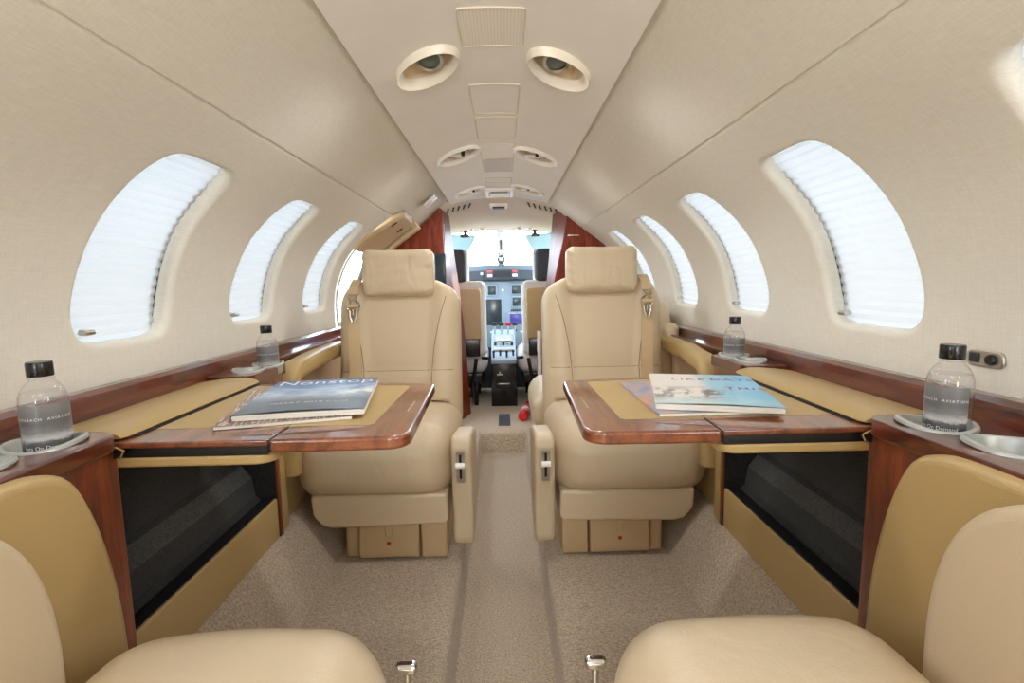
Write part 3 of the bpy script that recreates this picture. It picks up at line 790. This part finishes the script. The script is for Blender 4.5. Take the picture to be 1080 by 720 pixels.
    if not aft:
        # shoulder belt lying on the outboard bolster
        def bp(u, w, o=.004): return fs(u, w, o)
        P = [bp(.150, .275, -.02), bp(.156, .245, .006), bp(.157, .215, .008)]
        sb = MB().strap(P, .036, .003, (1, 0, 0), TB).build('belt_strap', 'belt', r)
        low = [bp(.157, .165, .012)] + [bp(.157 - .010 * k / 14, .15 - .37 * k / 14, .006) for k in range(15)]
        MB().strap(low, .042, .003, (1, 0, 0), TB).build('shoulder_strap', 'belt', r)
        bk = MB(); o = .016
        ring = [(.157 + .022 * a, .185 + b_) for a, b_ in ((-.6, .028), (.6, .028), (.0, .012), (-.6, .028))]
        bk.tube([bp(u, w, o) for u, w in ((.143, .212), (.157, .196), (.171, .212))], .0035, 6, TB)
        bk.tube([bp(u, w, o) for u, w in ((.150, .192), (.138, .182), (.135, .168), (.141, .156))], .0038, 6, TB)
        bk.tube([bp(u, w, o) for u, w in ((.164, .192), (.176, .182), (.179, .168), (.173, .156))], .0038, 6, TB)
        bk.tube([bp(.140, .158, o), bp(.174, .158, o)], .0040, 6, TB)
        for q in (-1, 1):
            bk.tube([bp(.157 + q * .012, .158, o), bp(.157 + q * .011, .132, o), bp(.157 + q * .006, .120, o), bp(.157 + q * .005, .112, o)], .0035, 6, TB)
        bk.tube([bp(.157, .158, o), bp(.157, .140, o)], .0035, 6, TB)
        bk.tube([bp(.146, .134, o), bp(.168, .134, o)], .0032, 6, TB)
        bkl = bk.build('belt_buckle', 'brushed', r)
        MB().tube([bp(.138, .172, o + .002), bp(.176, .172, o + .002)], .008, 10, TB).build('buckle_bar', 'belt', bkl)
        # lap belt tail lying where the cushion meets the back
        MB().strap([(-.19, .10, .545), (-.17, .13, .557), (-.14, .15, .561), (-.10, .15, .562), (-.06, .12, .563)], .03, .004, (0, .8, .2), T).build('lap_belt', 'belt', r)
    return r
seat((-.375, 1.925, 0), -1, -1, 'cream leather armchair facing the camera on the left, behind the cloud cover magazine table')
seat((.383, 1.925, 0), 1, -1, 'cream leather armchair facing the camera on the right, behind the coast cover magazine table')
seat((-.3275, .185, 0), -1, 1, 'cream leather seat front cut off at the bottom left with chrome lever', .1875, True)
seat((.330, .185, 0), 1, 1, 'cream leather seat front cut off at the bottom right with chrome lever', .1875, True)

# side facing seat behind the right armchair
r = empty('side_facing_armchair', (.40, 2.42, .13), 'side facing cream leather seat half hidden behind the right armchair', 'seat')
wpart(MB().rbox((.385, 2.40, .395), (.255, .24, .095), .08, 6, 8, lambda p: (p[0], p[1], p[2] + (.02 * (1 - (p[0] / .255) ** 2) if p[2] > 0 else 0))), 'cushion', 'leather_plain', r, angle=80)
wpart(MB().box(.17, .61, 2.2, 2.60, .131, .32, .02, 4), 'base', 'plastic', r)
wpart(MB().rbox((.655, 2.32, .71), (.045, .30, .185), .042, 5, 6, lambda p: (p[0] + .05 * ((p[2]) / .19) * -.3, p[1] * (1 - .12 * smooth(p[2] / .19)), p[2])), 'backrest', 'leather_plain', r, angle=80)
wpart(MB().tube([(.606, 2.07, .80), (.606, 2.3, .80), (.606, 2.52, .80)], .002, 6), 'back_seam', 'leather_seam', r)
wpart(MB().rbox((.662, 2.00, .755), (.033, .05, .045), .030, 5, 3), 'arm_pad', 'leather_plain', r, angle=80)

# ------------------------------------------------------------------ ceiling fittings
holes = []
def ell(cx, cy, a, b, ang, n=40):
    ca, sa = math.cos(ang), math.sin(ang)
    return [(cx + ca * a * math.cos(2 * PI * k / n) - sa * b * math.sin(2 * PI * k / n), cy + sa * a * math.cos(2 * PI * k / n) + ca * b * math.sin(2 * PI * k / n)) for k in range(n)]
BIG = [(-.143, 1.180, -1), (.147, 1.195, 1)]
SMALL = [(-.143, 1.975, -1), (.147, 2.000, 1), (-.147, 2.74, -1), (.150, 2.71, 1)]
def axis_ang(sd): return math.atan2(-.82, .57) if sd < 0 else math.atan2(-.82, -.57)
for x, y, sd in BIG: holes.append(MB().loft([[(px, py, ceil_z(x) - .03) for px, py in ell(x, y, .085, .047, axis_ang(sd))], [(px, py, ceil_z(x) + .03) for px, py in ell(x, y, .085, .047, axis_ang(sd))]]))
for x, y, sd in SMALL: holes.append(MB().loft([[(px, py, ceil_z(x) - .03) for px, py in ell(x, y, .112, .049, axis_ang(sd))], [(px, py, ceil_z(x) + .03) for px, py in ell(x, y, .112, .049, axis_ang(sd))]]))
holes.append(MB().box(-.060, .066, 2.745, 2.925, 1.42, 1.50, .004))
cut(ceiling, holes)

def ringloft(a, b, ang, prof_, slope):
    """oval bezel / bowl; prof_ = (scale a, scale b, z)"""
    return MB().loft([[(x, y, z + slope * x) for x, y in ell(0, 0, a * ka, b * kb, ang)] for ka, kb, z in prof_], cap=False)
def fixture_big(x, y, sd, side):
    ang = axis_ang(sd); sl = -2 * .040 / .275 ** 2 * x
    r = empty('reading_light', (x, y, ceil_z(x)), 'large oval recessed ceiling lamp with glass lens above the %s side of the aisle' % side, 'ceiling lamp', 'large oval ceiling lamps')
    ringloft(.096, .058, ang, [(1.03, 1.03, .001), (1.02, 1.03, -.006), (.98, .97, -.0175), (.92, .88, -.008), (.86, .80, -.003), (.84, .78, .004)], sl).build('bezel', 'bezel', r, angle=60)
    bowl = ringloft(.096, .058, ang, [(.86, .80, .0), (.84, .78, .015), (.78, .70, .030), (.6, .5, .040), (.3, .25, .043), (.01, .01, .0435)], sl); bowl.build('bowl', 'cream', r, angle=80)
    T = Matrix.Translation((.006 * -sd * 1.0, -.008, .010)) @ Matrix.Rotation(math.radians(-24), 4, 'X')
    MB().lathe([(.0235, -.004), (.0285, -.007), (.031, -.004), (.031, .006), (.0235, .010)], n=32, cap=False, T=T).build('lens_ring', 'brushed', r)
    MB().lathe([(.0001, -.006), (.012, -.0055), (.0235, -.002), (.0235, .012), (.0001, .012)], n=28, T=T).build('lens', 'lens', r)
for (x, y, sd), side in zip(BIG, ('left', 'right')): fixture_big(x, y, sd, side)
def fixture_small(x, y, sd, label):
    ang = axis_ang(sd); sl = -2 * .040 / .275 ** 2 * x
    r = empty('air_outlet', (x, y, ceil_z(x)), label, 'ceiling lamp', 'oval air outlet and lamp units in the ceiling')
    ringloft(.123, .061, ang, [(1.03, 1.03, .001), (1.02, 1.03, -.010), (.98, .96, -.014), (.92, .86, -.012), (.87, .77, -.004), (.86, .75, .004)], sl).build('bezel', 'white', r, angle=60)
    ringloft(.123, .061, ang, [(.88, .78, .0), (.86, .74, .014), (.78, .62, .026), (.4, .3, .031), (.01, .01, .032)], sl).build('bowl', 'cream', r, angle=80)
    ca, sa = math.cos(ang), math.sin(ang)
    q = lambda u, v, z: (ca * u - sa * v, sa * u + ca * v, z + sl * (ca * u - sa * v))
    br = MB().loft([[q(u, -.043, -.006), q(u, .043, -.006), q(u, .043, .004), q(u, -.043, .004)] for u in (-.012, .012)]); br.build('divider', 'white', r, bevel=.003)
    for n_, u in (('nozzle', .055), ('lamp_lens', -.055)):
        MB().lathe([(.0001, -.001), (.014, -.001), (.022, .004), (.022, .018), (.0001, .018)], q(u * .9, 0, .004), 24).build(n_, 'black_gloss' if n_ == 'nozzle' else 'lens', r)
    MB().lathe([(.0001, -.008), (.006, -.008), (.007, -.004), (.007, .01), (.0001, .01)], q(.012, .012, 0), 16).build('knob', 'dark', r)
for (x, y, sd), w_ in zip(SMALL, ('left, the one nearer the camera', 'right, the one nearer the camera', 'left, next to the cockpit opening', 'right, next to the cockpit opening')):
    fixture_small(x, y, sd, 'white oval double air outlet in ceiling on the ' + w_)

def panel(name, y0, y1, mat, label, hw=.0625, hwl=-.060, group='small access panels in the ceiling'):
    r = empty(name, (0, (y0 + y1) / 2, ZC), label, 'panel', group)
    h = (y1 - y0) / 2
    P0 = rrect(hwl, hw, -h, h, .008); P = []
    for a, b in zip(P0, P0[1:] + P0[:1]):
        m = max(1, int(math.dist(a, b) / .012)); P += [(a[0] + (b[0] - a[0]) * k / m, a[1] + (b[1] - a[1]) * k / m) for k in range(m)]
    sag = lambda x: ceil_z(x) - ZC
    MB().grid(lambda u, v: (hwl + (hw - hwl) * u, -h + 2 * h * v, sag(hwl + (hw - hwl) * u) - .0008), 12, 2).build('panel_face', mat, r)
    L = [[(x + q * (1 if x > 0 else -1) * (abs(abs(x) - hw) < .009), y + q * (1 if y > 0 else -1) * (abs(abs(y) - h) < .009), sag(x) + z) for x, y in P] for q, z in ((-.0012, -.0006), (0, -.0024), (.0016, -.0024), (.0028, .001))]
    MB().loft(L, cap=False).build('panel_rim', 'panel_seam', r)
panel('speaker_grille', .966, 1.112, 'perf', 'perforated square speaker panel in the ceiling nearest the camera', group=None)
panel('access_panel', 1.318, 1.532, 'ceil', 'plain ceiling access panel just ahead of the two large oval lamps')
panel('access_panel', 1.570, 1.798, 'ceil', 'plain ceiling access panel, second one after the large oval lamps')
panel('access_panel', 1.862, 2.066, 'ceil', 'plain ceiling access panel between the first pair of white air outlets')
panel('access_panel', 2.078, 2.310, 'vinyl', 'darker tan ceiling panel behind the first pair of white air outlets')
panel('access_panel', 2.455, 2.570, 'ceil', 'shallow ceiling panel just before the dark cabin sign')
r = empty('cabin_sign', (.003, 2.835, ZC), 'white framed dark sign lens in the ceiling before the cockpit', 'sign')
fo = rrect(-.075, .075, -.118, .118, .012); fi = rrect(-.055, .055, -.075, .075, .006)
MB().loft([[(x, y, .0) for x, y in fo], [(x, y, -.010) for x, y in fo], [(x * .95, y * .96, -.013) for x, y in fo], [(x * 1.04, y * 1.04, -.012) for x, y in fi], [(x, y, .012) for x, y in fi]], cap=False).build('sign_frame', 'white', r, angle=50)
MB().box(-.056, .056, -.076, .076, .008, .014, .001).build('sign_lens', 'cream', r)
MB().box(-.045, .045, -.030, .062, .002, .009, .002).build('sign_window', 'black_gloss', r)
# lit exit sign on the left side panel, above the door
s = s_at_z(1.372); p = Vector(W(-1, 2.60, s, 0)); nx, nz = prof(s)[2:]
r = empty('exit_sign', p, 'small white exit sign with red letters on the left side of the ceiling', 'sign')
ex = Vector((0, 1, 0)); nn = Vector((nx, 0, -nz)); up = Vector((nz, 0, nx)); 
Ts = Matrix.Identity(4)
wx = Vector((nz, 0, nx)); wn = Vector((nx, 0, -nz))       # along the profile / into the cabin
wx.normalize(); wn.normalize()
for a, c in ((0, wx), (1, Vector((0, -1, 0)) ), (2, wn)):
    for k in range(3): Ts[k][a] = c[k]
MB().box(-.036, .036, -.055, .055, -.001, .004, .003, T=Ts).build('sign_body', 'white', r)
text('sign_letters', 'EXIT', .030, 'red_ink', Ts @ Matrix.Translation((0, -.012, .0044)), r, .0002)

# ------------------------------------------------------------------ jack plate on the right wall
r = empty('jack_plate', W(1, .752, s_at_z(.842)), 'silver oval jack plate with black socket on right wall behind the near bottle', 'socket')
T = Matrix(((0, 0, -1, 0), (1, 0, 0, 0), (0, 1, 0, 0), (0, 0, 0, 1)))
MB().prism(rrect(-.030, .030, -.0125, .0125, .010), 2, -.001, .004, T=T).build('plate', 'brushed', r, bevel=.0015)
MB().lathe([(.0001, .003), (.008, .003), (.0085, .006), (.007, .009), (.0001, .009)], (-.012, 0, 0), 20, T=T).build('socket', 'black_gloss', r)
MB().box(.008, .024, -.007, .008, .003, .0065, .002, T=T).build('switch', 'dark', r)

# ------------------------------------------------------------------ cockpit
hl = MB(); 
def hz(u, v):
    x = -.56 + 1.12 * u; y = 2.99 + .78 * v
    z0 = ceil_z(x * .72) - .004 + .004; z1 = 1.352 - .05 * (x / .5) ** 2
    t = smooth(v); return (x, y, (z0 * (1 - t) + z1 * t) - .10 * max(0, abs(x) - .36) - .012 * math.sin(PI * v))
hl.grid(hz, 30, 16); struct(hl.build('ceiling_cockpit', 'cream', angle=80))
struct(MB().loft([[(-.56 + 1.12 * k / 20, y, hz(k / 20, 1)[2] + z) for k in range(21)] for y, z in ((3.765, -.002), (3.775, -.012), (3.79, -.008), (3.80, .03))], cap=False, closed=False).build('trim_6', 'white'))
struct(MB().box(-.64, .64, 3.25, 3.80, 1.455, 1.475, .002).build('ceiling_cockpit_roof', 'dark'))
for k, sd in enumerate((-1, 1)):
    w = MB().box(sd * .60, sd * .64, 2.97, 4.75, .10, 1.0, .004); w.box(sd * .60, sd * .64, 2.97, 3.62, .99, 1.46, .004)
    struct(w.build('wall_cockpit_' + ('left', 'right')[k], 'cream'))
struct(MB().box(-.64, .64, 4.62, 4.66, .10, 1.06, .004).build('wall_cockpit_front', 'dark'))
r = empty('window_14', (0, 3.8, 1.34)); r['kind'] = 'structure'
for a, b in ((-.60, -.03), (.035, .60)):
    wpart(MB().grid(lambda u, v, a=a, b=b: (a + (b - a) * u, 3.79 + .80 * v, 1.345 - .285 * v), 2, 2), 'glass_pane', 'glass', r)
wpart(MB().prism([(3.785, 1.362), (3.785, 1.335), (4.58, 1.045), (4.60, 1.07)], 0, -.024, .030), 'centre_post', 'white', r, bevel=.004)
wpart(MB().prism([(3.93, 1.281), (3.93, 1.276), (4.22, 1.170), (4.23, 1.178)], 0, -.004, .009), 'post_groove', 'dark', r)
c = empty('compass', (.003, 4.06, 1.145), 'round grey compass on the windscreen centre post above the dashboard', 'compass')
MB().lathe([(.0001, -.02), (.026, -.02), (.033, -.012), (.033, .018), (.026, .03), (.0001, .03)], n=28, T=Matrix.Rotation(PI / 2, 4, 'X') @ Matrix.Scale(-1, 4, (0, 0, 1))).build('compass_body', 'shield', c)
MB().box(-.016, .016, -.036, -.028, -.014, .014, .004).build('compass_dial', 'silver', c)
MB().box(-.010, .010, -.01, .03, .028, .07, .003).build('mount', 'white', c)
for q in (-1, 1): MB().lathe([(.0001, -.004), (.007, -.004), (.007, .004), (.0001, .004)], (q * .014, -.012, .042), 12).build('red_lamp', 'red', c)
lt = empty('dome_light', (-.004, 3.18, 1.435), 'dark little dome light at the rear edge of the cockpit headliner', 'lamp')
MB().box(-.055, .055, -.05, .05, -.018, .012, .010, 3).build('lamp_frame', 'white', lt); MB().box(-.038, .038, -.042, .03, -.024, -.014, .006, 3).build('lamp_lens', 'dark', lt)
for sd, side in ((-1, 'left'), (1, 'right')):
    v = empty('ceiling_vent', (sd * .29, 3.18, 1.395), 'row of dark slots in the %s side of the cockpit headliner' % side, 'vent')
    for k in range(6):
        x = sd * (.17 + .034 * k); y = 3.13 + .012 * k
        z = hz((x + .56) / 1.12, (y - 2.99) / .78)[2]
        wpart(MB().loft([[(x + a + sd * .004 * j, y - .03 + .02 * j + b, hz((x + a + .56) / 1.12, (y - .03 + .02 * j + b - 2.99) / .78)[2] - dz) for a, b, dz in ((-.005, 0, .0), (.005, 0, 0), (.005, 0, .004), (-.005, 0, .004))] for j in range(5)]), 'slot', 'black', v)
    g = empty('map_light', (sd * .17, 3.68, 1.352), 'little chrome map lights at the front of the cockpit headliner, %s side' % side, 'lamp')
    for q in (-.035, .045): wpart(MB().lathe([(.0001, 0), (.016, 0), (.020, .008), (.020, .016), (.0001, .02)], (sd * .17 + q, 3.68, 1.333), 16), 'spotlight', 'brushed', g)
    vs = empty('sun_visor', (sd * .26, 3.76, 1.33), 'teal see-through sun visor hanging at the %s windscreen' % side, 'visor', 'teal sun visors')
    P = [(.40, 1.318), (.186, 1.302), (.180, 1.285), (.262, 1.146), (.30, 1.140), (.40, 1.16)]
    wpart(MB().prism(sx(sd, [(x, z) for x, z in P]), 1, 3.752, 3.757), 'visor_panel', 'visor', vs)
    wpart(MB().box(sd * .235, sd * .262, 3.735, 3.765, 1.295, 1.345, .006).box(sd * .225, sd * .285, 3.74, 3.762, 1.290, 1.312, .006), 'visor_clamp', 'dark', vs)

ip = empty('instrument_panel', (0, 4.1, .3), 'grey cockpit instrument panel with dark displays and purple lit screen', 'instrument panel')
wpart(MB().box(-.58, .58, 4.06, 4.12, .45, .976, .006), 'panel_face', 'grey_panel', ip)
wpart(MB().box(-.58, .58, 4.07, 4.11, .121, .455, .004), 'kick_plate', 'dark', ip)
def disp(x0, x1, z0, z1, mat, rim=.012, name='display', thick=.016):
    b = wpart(MB().box(x0 - rim, x1 + rim, 4.06 - thick, 4.063, z0 - rim, z1 + rim, .006), name, 'grey_panel', ip)
    wpart(MB().box(x0, x1, 4.06 - thick - .003, 4.062, z0, z1, .002), 'display_screen', mat, b)
    return b
disp(-.106, -.045, .870, .936, 'screen'); disp(-.153, -.002, .629, .834, 'screen'); disp(.083, .150, .876, .943, 'screen'); disp(.086, .150, .779, .846, 'screen'); disp(.063, .200, .635, .717, 'screen_blue')
disp(-.42, -.22, .629, .834, 'screen'); disp(.24, .42, .629, .834, 'screen')
for x in (.172,):
    for z in (.930, .912, .894, .830, .812, .794): wpart(MB().tube([(x, 4.06, z), (x, 4.042, z)], .006, 10), 'knob', 'white', ip)
wpart(MB().tube([(.01, 4.06, .905), (.01, 4.04, .905)], .010, 12), 'knob', 'white', ip)
for k in range(7): wpart(MB().box(.072 + .015 * k, .083 + .015 * k, 4.048, 4.062, .738, .752, .002), 'key', 'dark', ip)
for k in range(10): wpart(MB().tube([(-.17 + .04 * k, 4.06, .575 + .012 * (k % 2)), (-.17 + .04 * k, 4.035, .575 + .012 * (k % 2))], .008, 10), 'knob', ('white', 'dark')[k % 2], ip)
gs = empty('glareshield', (0, 4.2, 1.0), 'dark grey glareshield hood above the instrument panel', 'glareshield')
L = []
for k in range(25):
    x = -.60 + 1.2 * k / 24; b = 1 - (abs(x) / .60) ** 2
    L.append([(x, 4.62, .98), (x, 4.015 + .03 * (1 - b), .978), (x, 4.0 + .03 * (1 - b), .99), (x, 4.005 + .03 * (1 - b), 1.03 + .03 * b), (x, 4.04 + .03 * (1 - b), 1.068 + .035 * b), (x, 4.62, 1.065 + .035 * b)])
wpart(MB().loft(L), 'hood', 'shield', gs, angle=35)
wpart(MB().box(-.118, .136, 3.985, 4.02, .988, 1.07, .006), 'warning_panel', 'shield', gs)
wpart(MB().box(-.062, .080, 3.980, 3.99, 1.010, 1.056, .003), 'annunciator', 'dark', gs)
for x in (-.106, .086):
    wpart(MB().box(x, x + .038, 3.980, 3.99, 1.040, 1.058, .003), 'warning_light', 'red_ink', gs); wpart(MB().box(x, x + .038, 3.980, 3.99, 1.008, 1.030, .003), 'reset_button', 'white', gs)
wpart(MB().tube([(-.15, 4.0, 1.035), (-.15, 3.98, 1.035)], .012, 12), 'knob', 'silver', gs)

pd = empty('centre_pedestal', (.008, 3.6, .12), 'black centre pedestal with pale throttle quadrant between the pilot seats', 'pedestal')
wpart(MB().box(-.080, .097, 3.45, 4.0, .12, .418, .005), 'pedestal_box', 'black_gloss', pd)
wpart(MB().prism([(3.44, .415), (3.44, .44), (3.52, .475), (3.66, .50), (3.75, .575), (3.86, .60), (4.0, .60), (4.0, .415)], 0, -.078, .095), 'quadrant', 'grey_panel', pd, bevel=.005)
wpart(MB().box(-.058, .076, 3.437, 3.452, .262, .282, .006), 'pull_handle', 'black', pd); wpart(MB().box(-.03, .045, 3.432, 3.44, .275, .283, .002), 'handle_shine', 'brushed', pd)
wpart(MB().box(.050, .066, 3.44, 3.452, .345, .395, .004), 'latch', 'dark', pd)
wpart(MB().box(-.04, .0, 3.445, 3.452, .338, .346, .002).box(-.024, -.016, 3.445, 3.452, .340, .362, .002), 'catch', 'brushed', pd)
for k in range(4): wpart(MB().tube([(-.06 + .045 * k, 3.48 + .02 * (k % 2), .455), (-.06 + .045 * k, 3.475 + .02 * (k % 2), .49)], .007, 8).rbox((-.06 + .045 * k, 3.475 + .02 * (k % 2), .495), (.009, .008, .009), .006, 2), 'switch_lever', 'dark', pd)
wpart(MB().box(-.06, .08, 3.56, 3.65, .485, .502, .004), 'key_pad', 'silver', pd)
for k in range(5): wpart(MB().box(-.06 + .03 * k, -.042 + .03 * k, 3.675 + .004 * (k % 2), 3.69 + .004 * (k % 2), .508, .536, .003), 'key', ('dark', 'silver')[k % 2], pd)
wpart(MB().prism([(3.70, .545), (3.745, .580), (3.75, .575), (3.705, .540)], 0, -.05, .067), 'quadrant_screen', 'silver', pd)
for k, mt in enumerate(('dark', 'dark', 'red_dot', 'dark')):
    x = -.055 + .05 * k
    lv = wpart(MB().tube([(x, 3.80, .57), (x, 3.76, .655)], .006, 8), 'throttle_lever', 'silver', pd)
    wpart(MB().rbox((x, 3.757, .662), (.019, .012, .014), .008, 3), 'lever_grip', mt, lv)
for sd, side in ((-1, 'left'), (1, 'right')):
    k = 0 if sd < 0 else .03
    ps = empty('pilot_seat', (sd * .35, 3.65, .12), 'white fleece pilot seat with tan back shell on the %s side of the cockpit' % side, 'pilot seat', 'pilot seats')
    wpart(MB().box(sd * (.139 + k), sd * .50, 3.42, 3.475, .585, .925, .016, 4), 'back_shell', 'vinyl' if sd > 0 else 'plastic', ps)
    wpart(MB().rbox((sd * (.32 + 1.2 * k), 3.525, .72), (.215, .05, .26), .045, 5, 4), 'back_fleece', 'fleece', ps, angle=80)
    wpart(MB().box(sd * (.150 + k), sd * .48, 3.43, 3.48, .47, .59, .008), 'back_frame', 'black_gloss', ps)
    wpart(MB().rbox((sd * .31, 3.74, .42), (.205, .24, .085), .07, 5, 4), 'seat_fleece', 'fleece', ps, angle=80)
    wpart(MB().box(sd * .14, sd * .46, 3.50, 3.93, .27, .345, .01), 'seat_frame', 'black_gloss', ps)
    wpart(MB().rbox((sd * (.355), 3.52, 1.075), (.125, .045, .115), .044, 5, 3), 'headrest', 'shield', ps, angle=80)
    wpart(MB().rbox((sd * (.345), 3.575, 1.075), (.125, .03, .115), .028, 5, 3), 'headrest_fleece', 'fleece', ps, angle=80)
    wpart(MB().tube([(sd * .30, 3.50, .95), (sd * .30, 3.50, 1.0)], .01, 8).tube([(sd * .41, 3.50, .95), (sd * .41, 3.50, 1.0)], .01, 8), 'headrest_post', 'chrome', ps)
    for y in (3.50, 3.88):
        for x in (.185, .42): wpart(MB().tube([(sd * x, y, .12), (sd * x, y, .28)], .014, 8), 'leg', 'black_gloss', ps)
    wpart(MB().tube([(sd * .14, 3.47, .455), (sd * .098, 3.45, .455)], .010, 8), 'lever', 'black', ps)
    wpart(MB().tube([(sd * .215, 3.40, .20), (sd * .175, 3.40, .46)], .012, 8), 'rail_post', 'black', ps)

fx = empty('fire_extinguisher', (.118, 3.05, .15), 'red fire extinguisher lying on the cockpit floor right of the pedestal', 'fire extinguisher')
TF = Matrix.Translation((.0, .0, .0)) @ Matrix.Rotation(math.radians(-9), 4, 'Z') @ Matrix.Rotation(math.radians(-90), 4, 'X')
MB().lathe([(.0001, .004), (.020, .0), (.027, .004), (.030, .014), (.030, .24), (.024, .262), (.012, .27), (.012, .285), (.0001, .285)], n=28, T=TF).build('cylinder', 'red', fx, angle=50)
MB().lathe([(.0302, .075), (.0304, .075), (.0304, .175), (.0302, .175)], n=28, cap=False, T=TF).build('white_label', 'paper', fx)
for z in (.09, .15): MB().lathe([(.0305, z), (.0307, z), (.0307, z + .018), (.0305, z + .018)], n=28, cap=False, T=TF).build('label_band', 'red', fx)
MB().box(-.012, .012, -.02, .02, .285, .315, .004, T=TF).build('valve', 'black', fx)
fv = empty('floor_vent', (.006, 3.10, .12), 'dark square vent grille in the cockpit floor carpet', 'vent')
MB().box(-.036, .036, -.13, .13, -.002, .004, .002).build('vent_frame', 'dark', fv)
for k in range(7): MB().box(-.032, .032, -.125 + .038 * k - .009, -.125 + .038 * k + .009, .003, .006, .001).build('slat', 'shield', fv)
pk = empty('hanging_pouch', (.236, 3.23, .31), 'white document pouch hanging on right wood bulkhead beside the cockpit', 'pouch')
wpart(MB().box(.226, .246, 3.19, 3.27, .315, .655, .004), 'pouch_body', 'white', pk); wpart(MB().box(.224, .227, 3.20, 3.255, .50, .60, .001), 'card', 'paper', pk)
wpart(MB().box(.223, .2245, 3.205, 3.25, .50, .525, .0005), 'teal_mark', 'visor', pk)

# ------------------------------------------------------------------ daylight and added fill
wd = bpy.data.worlds.new('sky'); bpy.context.scene.world = wd; wd.use_nodes = True
nt = wd.node_tree; bg = nt.nodes['Background']
tc = nt.nodes.new('ShaderNodeTexCoord'); sp = nt.nodes.new('ShaderNodeSeparateXYZ'); rp = nt.nodes.new('ShaderNodeValToRGB')
nt.links.new(tc.outputs['Generated'], sp.inputs[0]); mr = nt.nodes.new('ShaderNodeMapRange'); mr.inputs[1].default_value = -1; mr.inputs[2].default_value = 1
nt.links.new(sp.outputs[2], mr.inputs[0]); nt.links.new(mr.outputs[0], rp.inputs[0]); nt.links.new(rp.outputs[0], bg.inputs[0])
rp.color_ramp.elements[0].position = .40; rp.color_ramp.elements[0].color = (.42, .42, .42, 1)
rp.color_ramp.elements[1].position = .56; rp.color_ramp.elements[1].color = (.76, .89, 1.0, 1)
bg.inputs[1].default_value = 13
sun = bpy.data.lights.new('sun', 'SUN'); sun.energy = 4.0; sun.angle = math.radians(1); sun.color = (1, .94, .84)
so = bpy.data.objects.new('sun', sun); COL.objects.link(so)
so.rotation_euler = Vector((-.70, -.62, -.14)).to_track_quat('-Z', 'Y').to_euler()

def area(name, loc, target, sx_, sy_, e, col=(.98, .99, 1)):
    a = bpy.data.lights.new(name, 'AREA'); a.shape = 'RECTANGLE'; a.size = sx_; a.size_y = sy_; a.energy = e; a.color = col
    o = bpy.data.objects.new(name, a); COL.objects.link(o); o.location = loc
    o.rotation_euler = (Vector(target) - Vector(loc)).to_track_quat('-Z', 'Y').to_euler(); return o
# fill spots added just below the oval ceiling fittings, which are unlit
for x, y, sd in BIG + SMALL:
    l = bpy.data.lights.new('fill_spot', 'SPOT'); l.energy = SPOT_FILL * (1 if y < 1.5 else .75); l.spot_size = math.radians(172); l.spot_blend = .6; l.shadow_soft_size = .05; l.color = (.98, .99, 1)
    o = bpy.data.objects.new('fill_spot', l); COL.objects.link(o); o.location = (x, y, ceil_z(x) - .035)
for y in (-.3, -1.1): area('aft_ceiling_fill', (0, y, 1.43), (0, y, 0), .3, .5, AFT_CEIL_FILL)  # soft fill added on the unseen aft ceiling to brighten the cabin
# unseen fill panel added on the aft wall, shining forward
area('aft_wall_fill', (0, Y0 + .04, .95), (0, 2.2, 1.12), 1.0, .5, AFT_WALL_FILL, (.95, .98, 1))
# ------------------------------------------------------------------ camera
cam = bpy.data.cameras.new('camera'); co = bpy.data.objects.new('camera', cam); COL.objects.link(co)
cam.sensor_width = 36; cam.lens = 18.0; cam.clip_start = .01
co.matrix_world = Matrix.Translation((.0135, 0, .97)) @ (Matrix.Rotation(-.015451, 4, 'Z') @ Matrix.Rotation(PI / 2 - .116293, 4, 'X') @ Matrix.Rotation(-.0175, 4, 'Z'))
sc = bpy.context.scene; sc.camera = co
sc.view_settings.view_transform = 'Standard'; sc.view_settings.look = 'None'; sc.view_settings.gamma = 1; sc.view_settings.exposure = 0.12
sc.view_settings.use_curve_mapping = False
sc.cycles.use_denoising = True; sc.cycles.max_bounces = 14; sc.cycles.diffuse_bounces = 8; sc.cycles.transparent_max_bounces = 12; sc.cycles.sample_clamp_indirect = 8
sc.cycles.caustics_reflective = False; sc.cycles.caustics_refractive = False
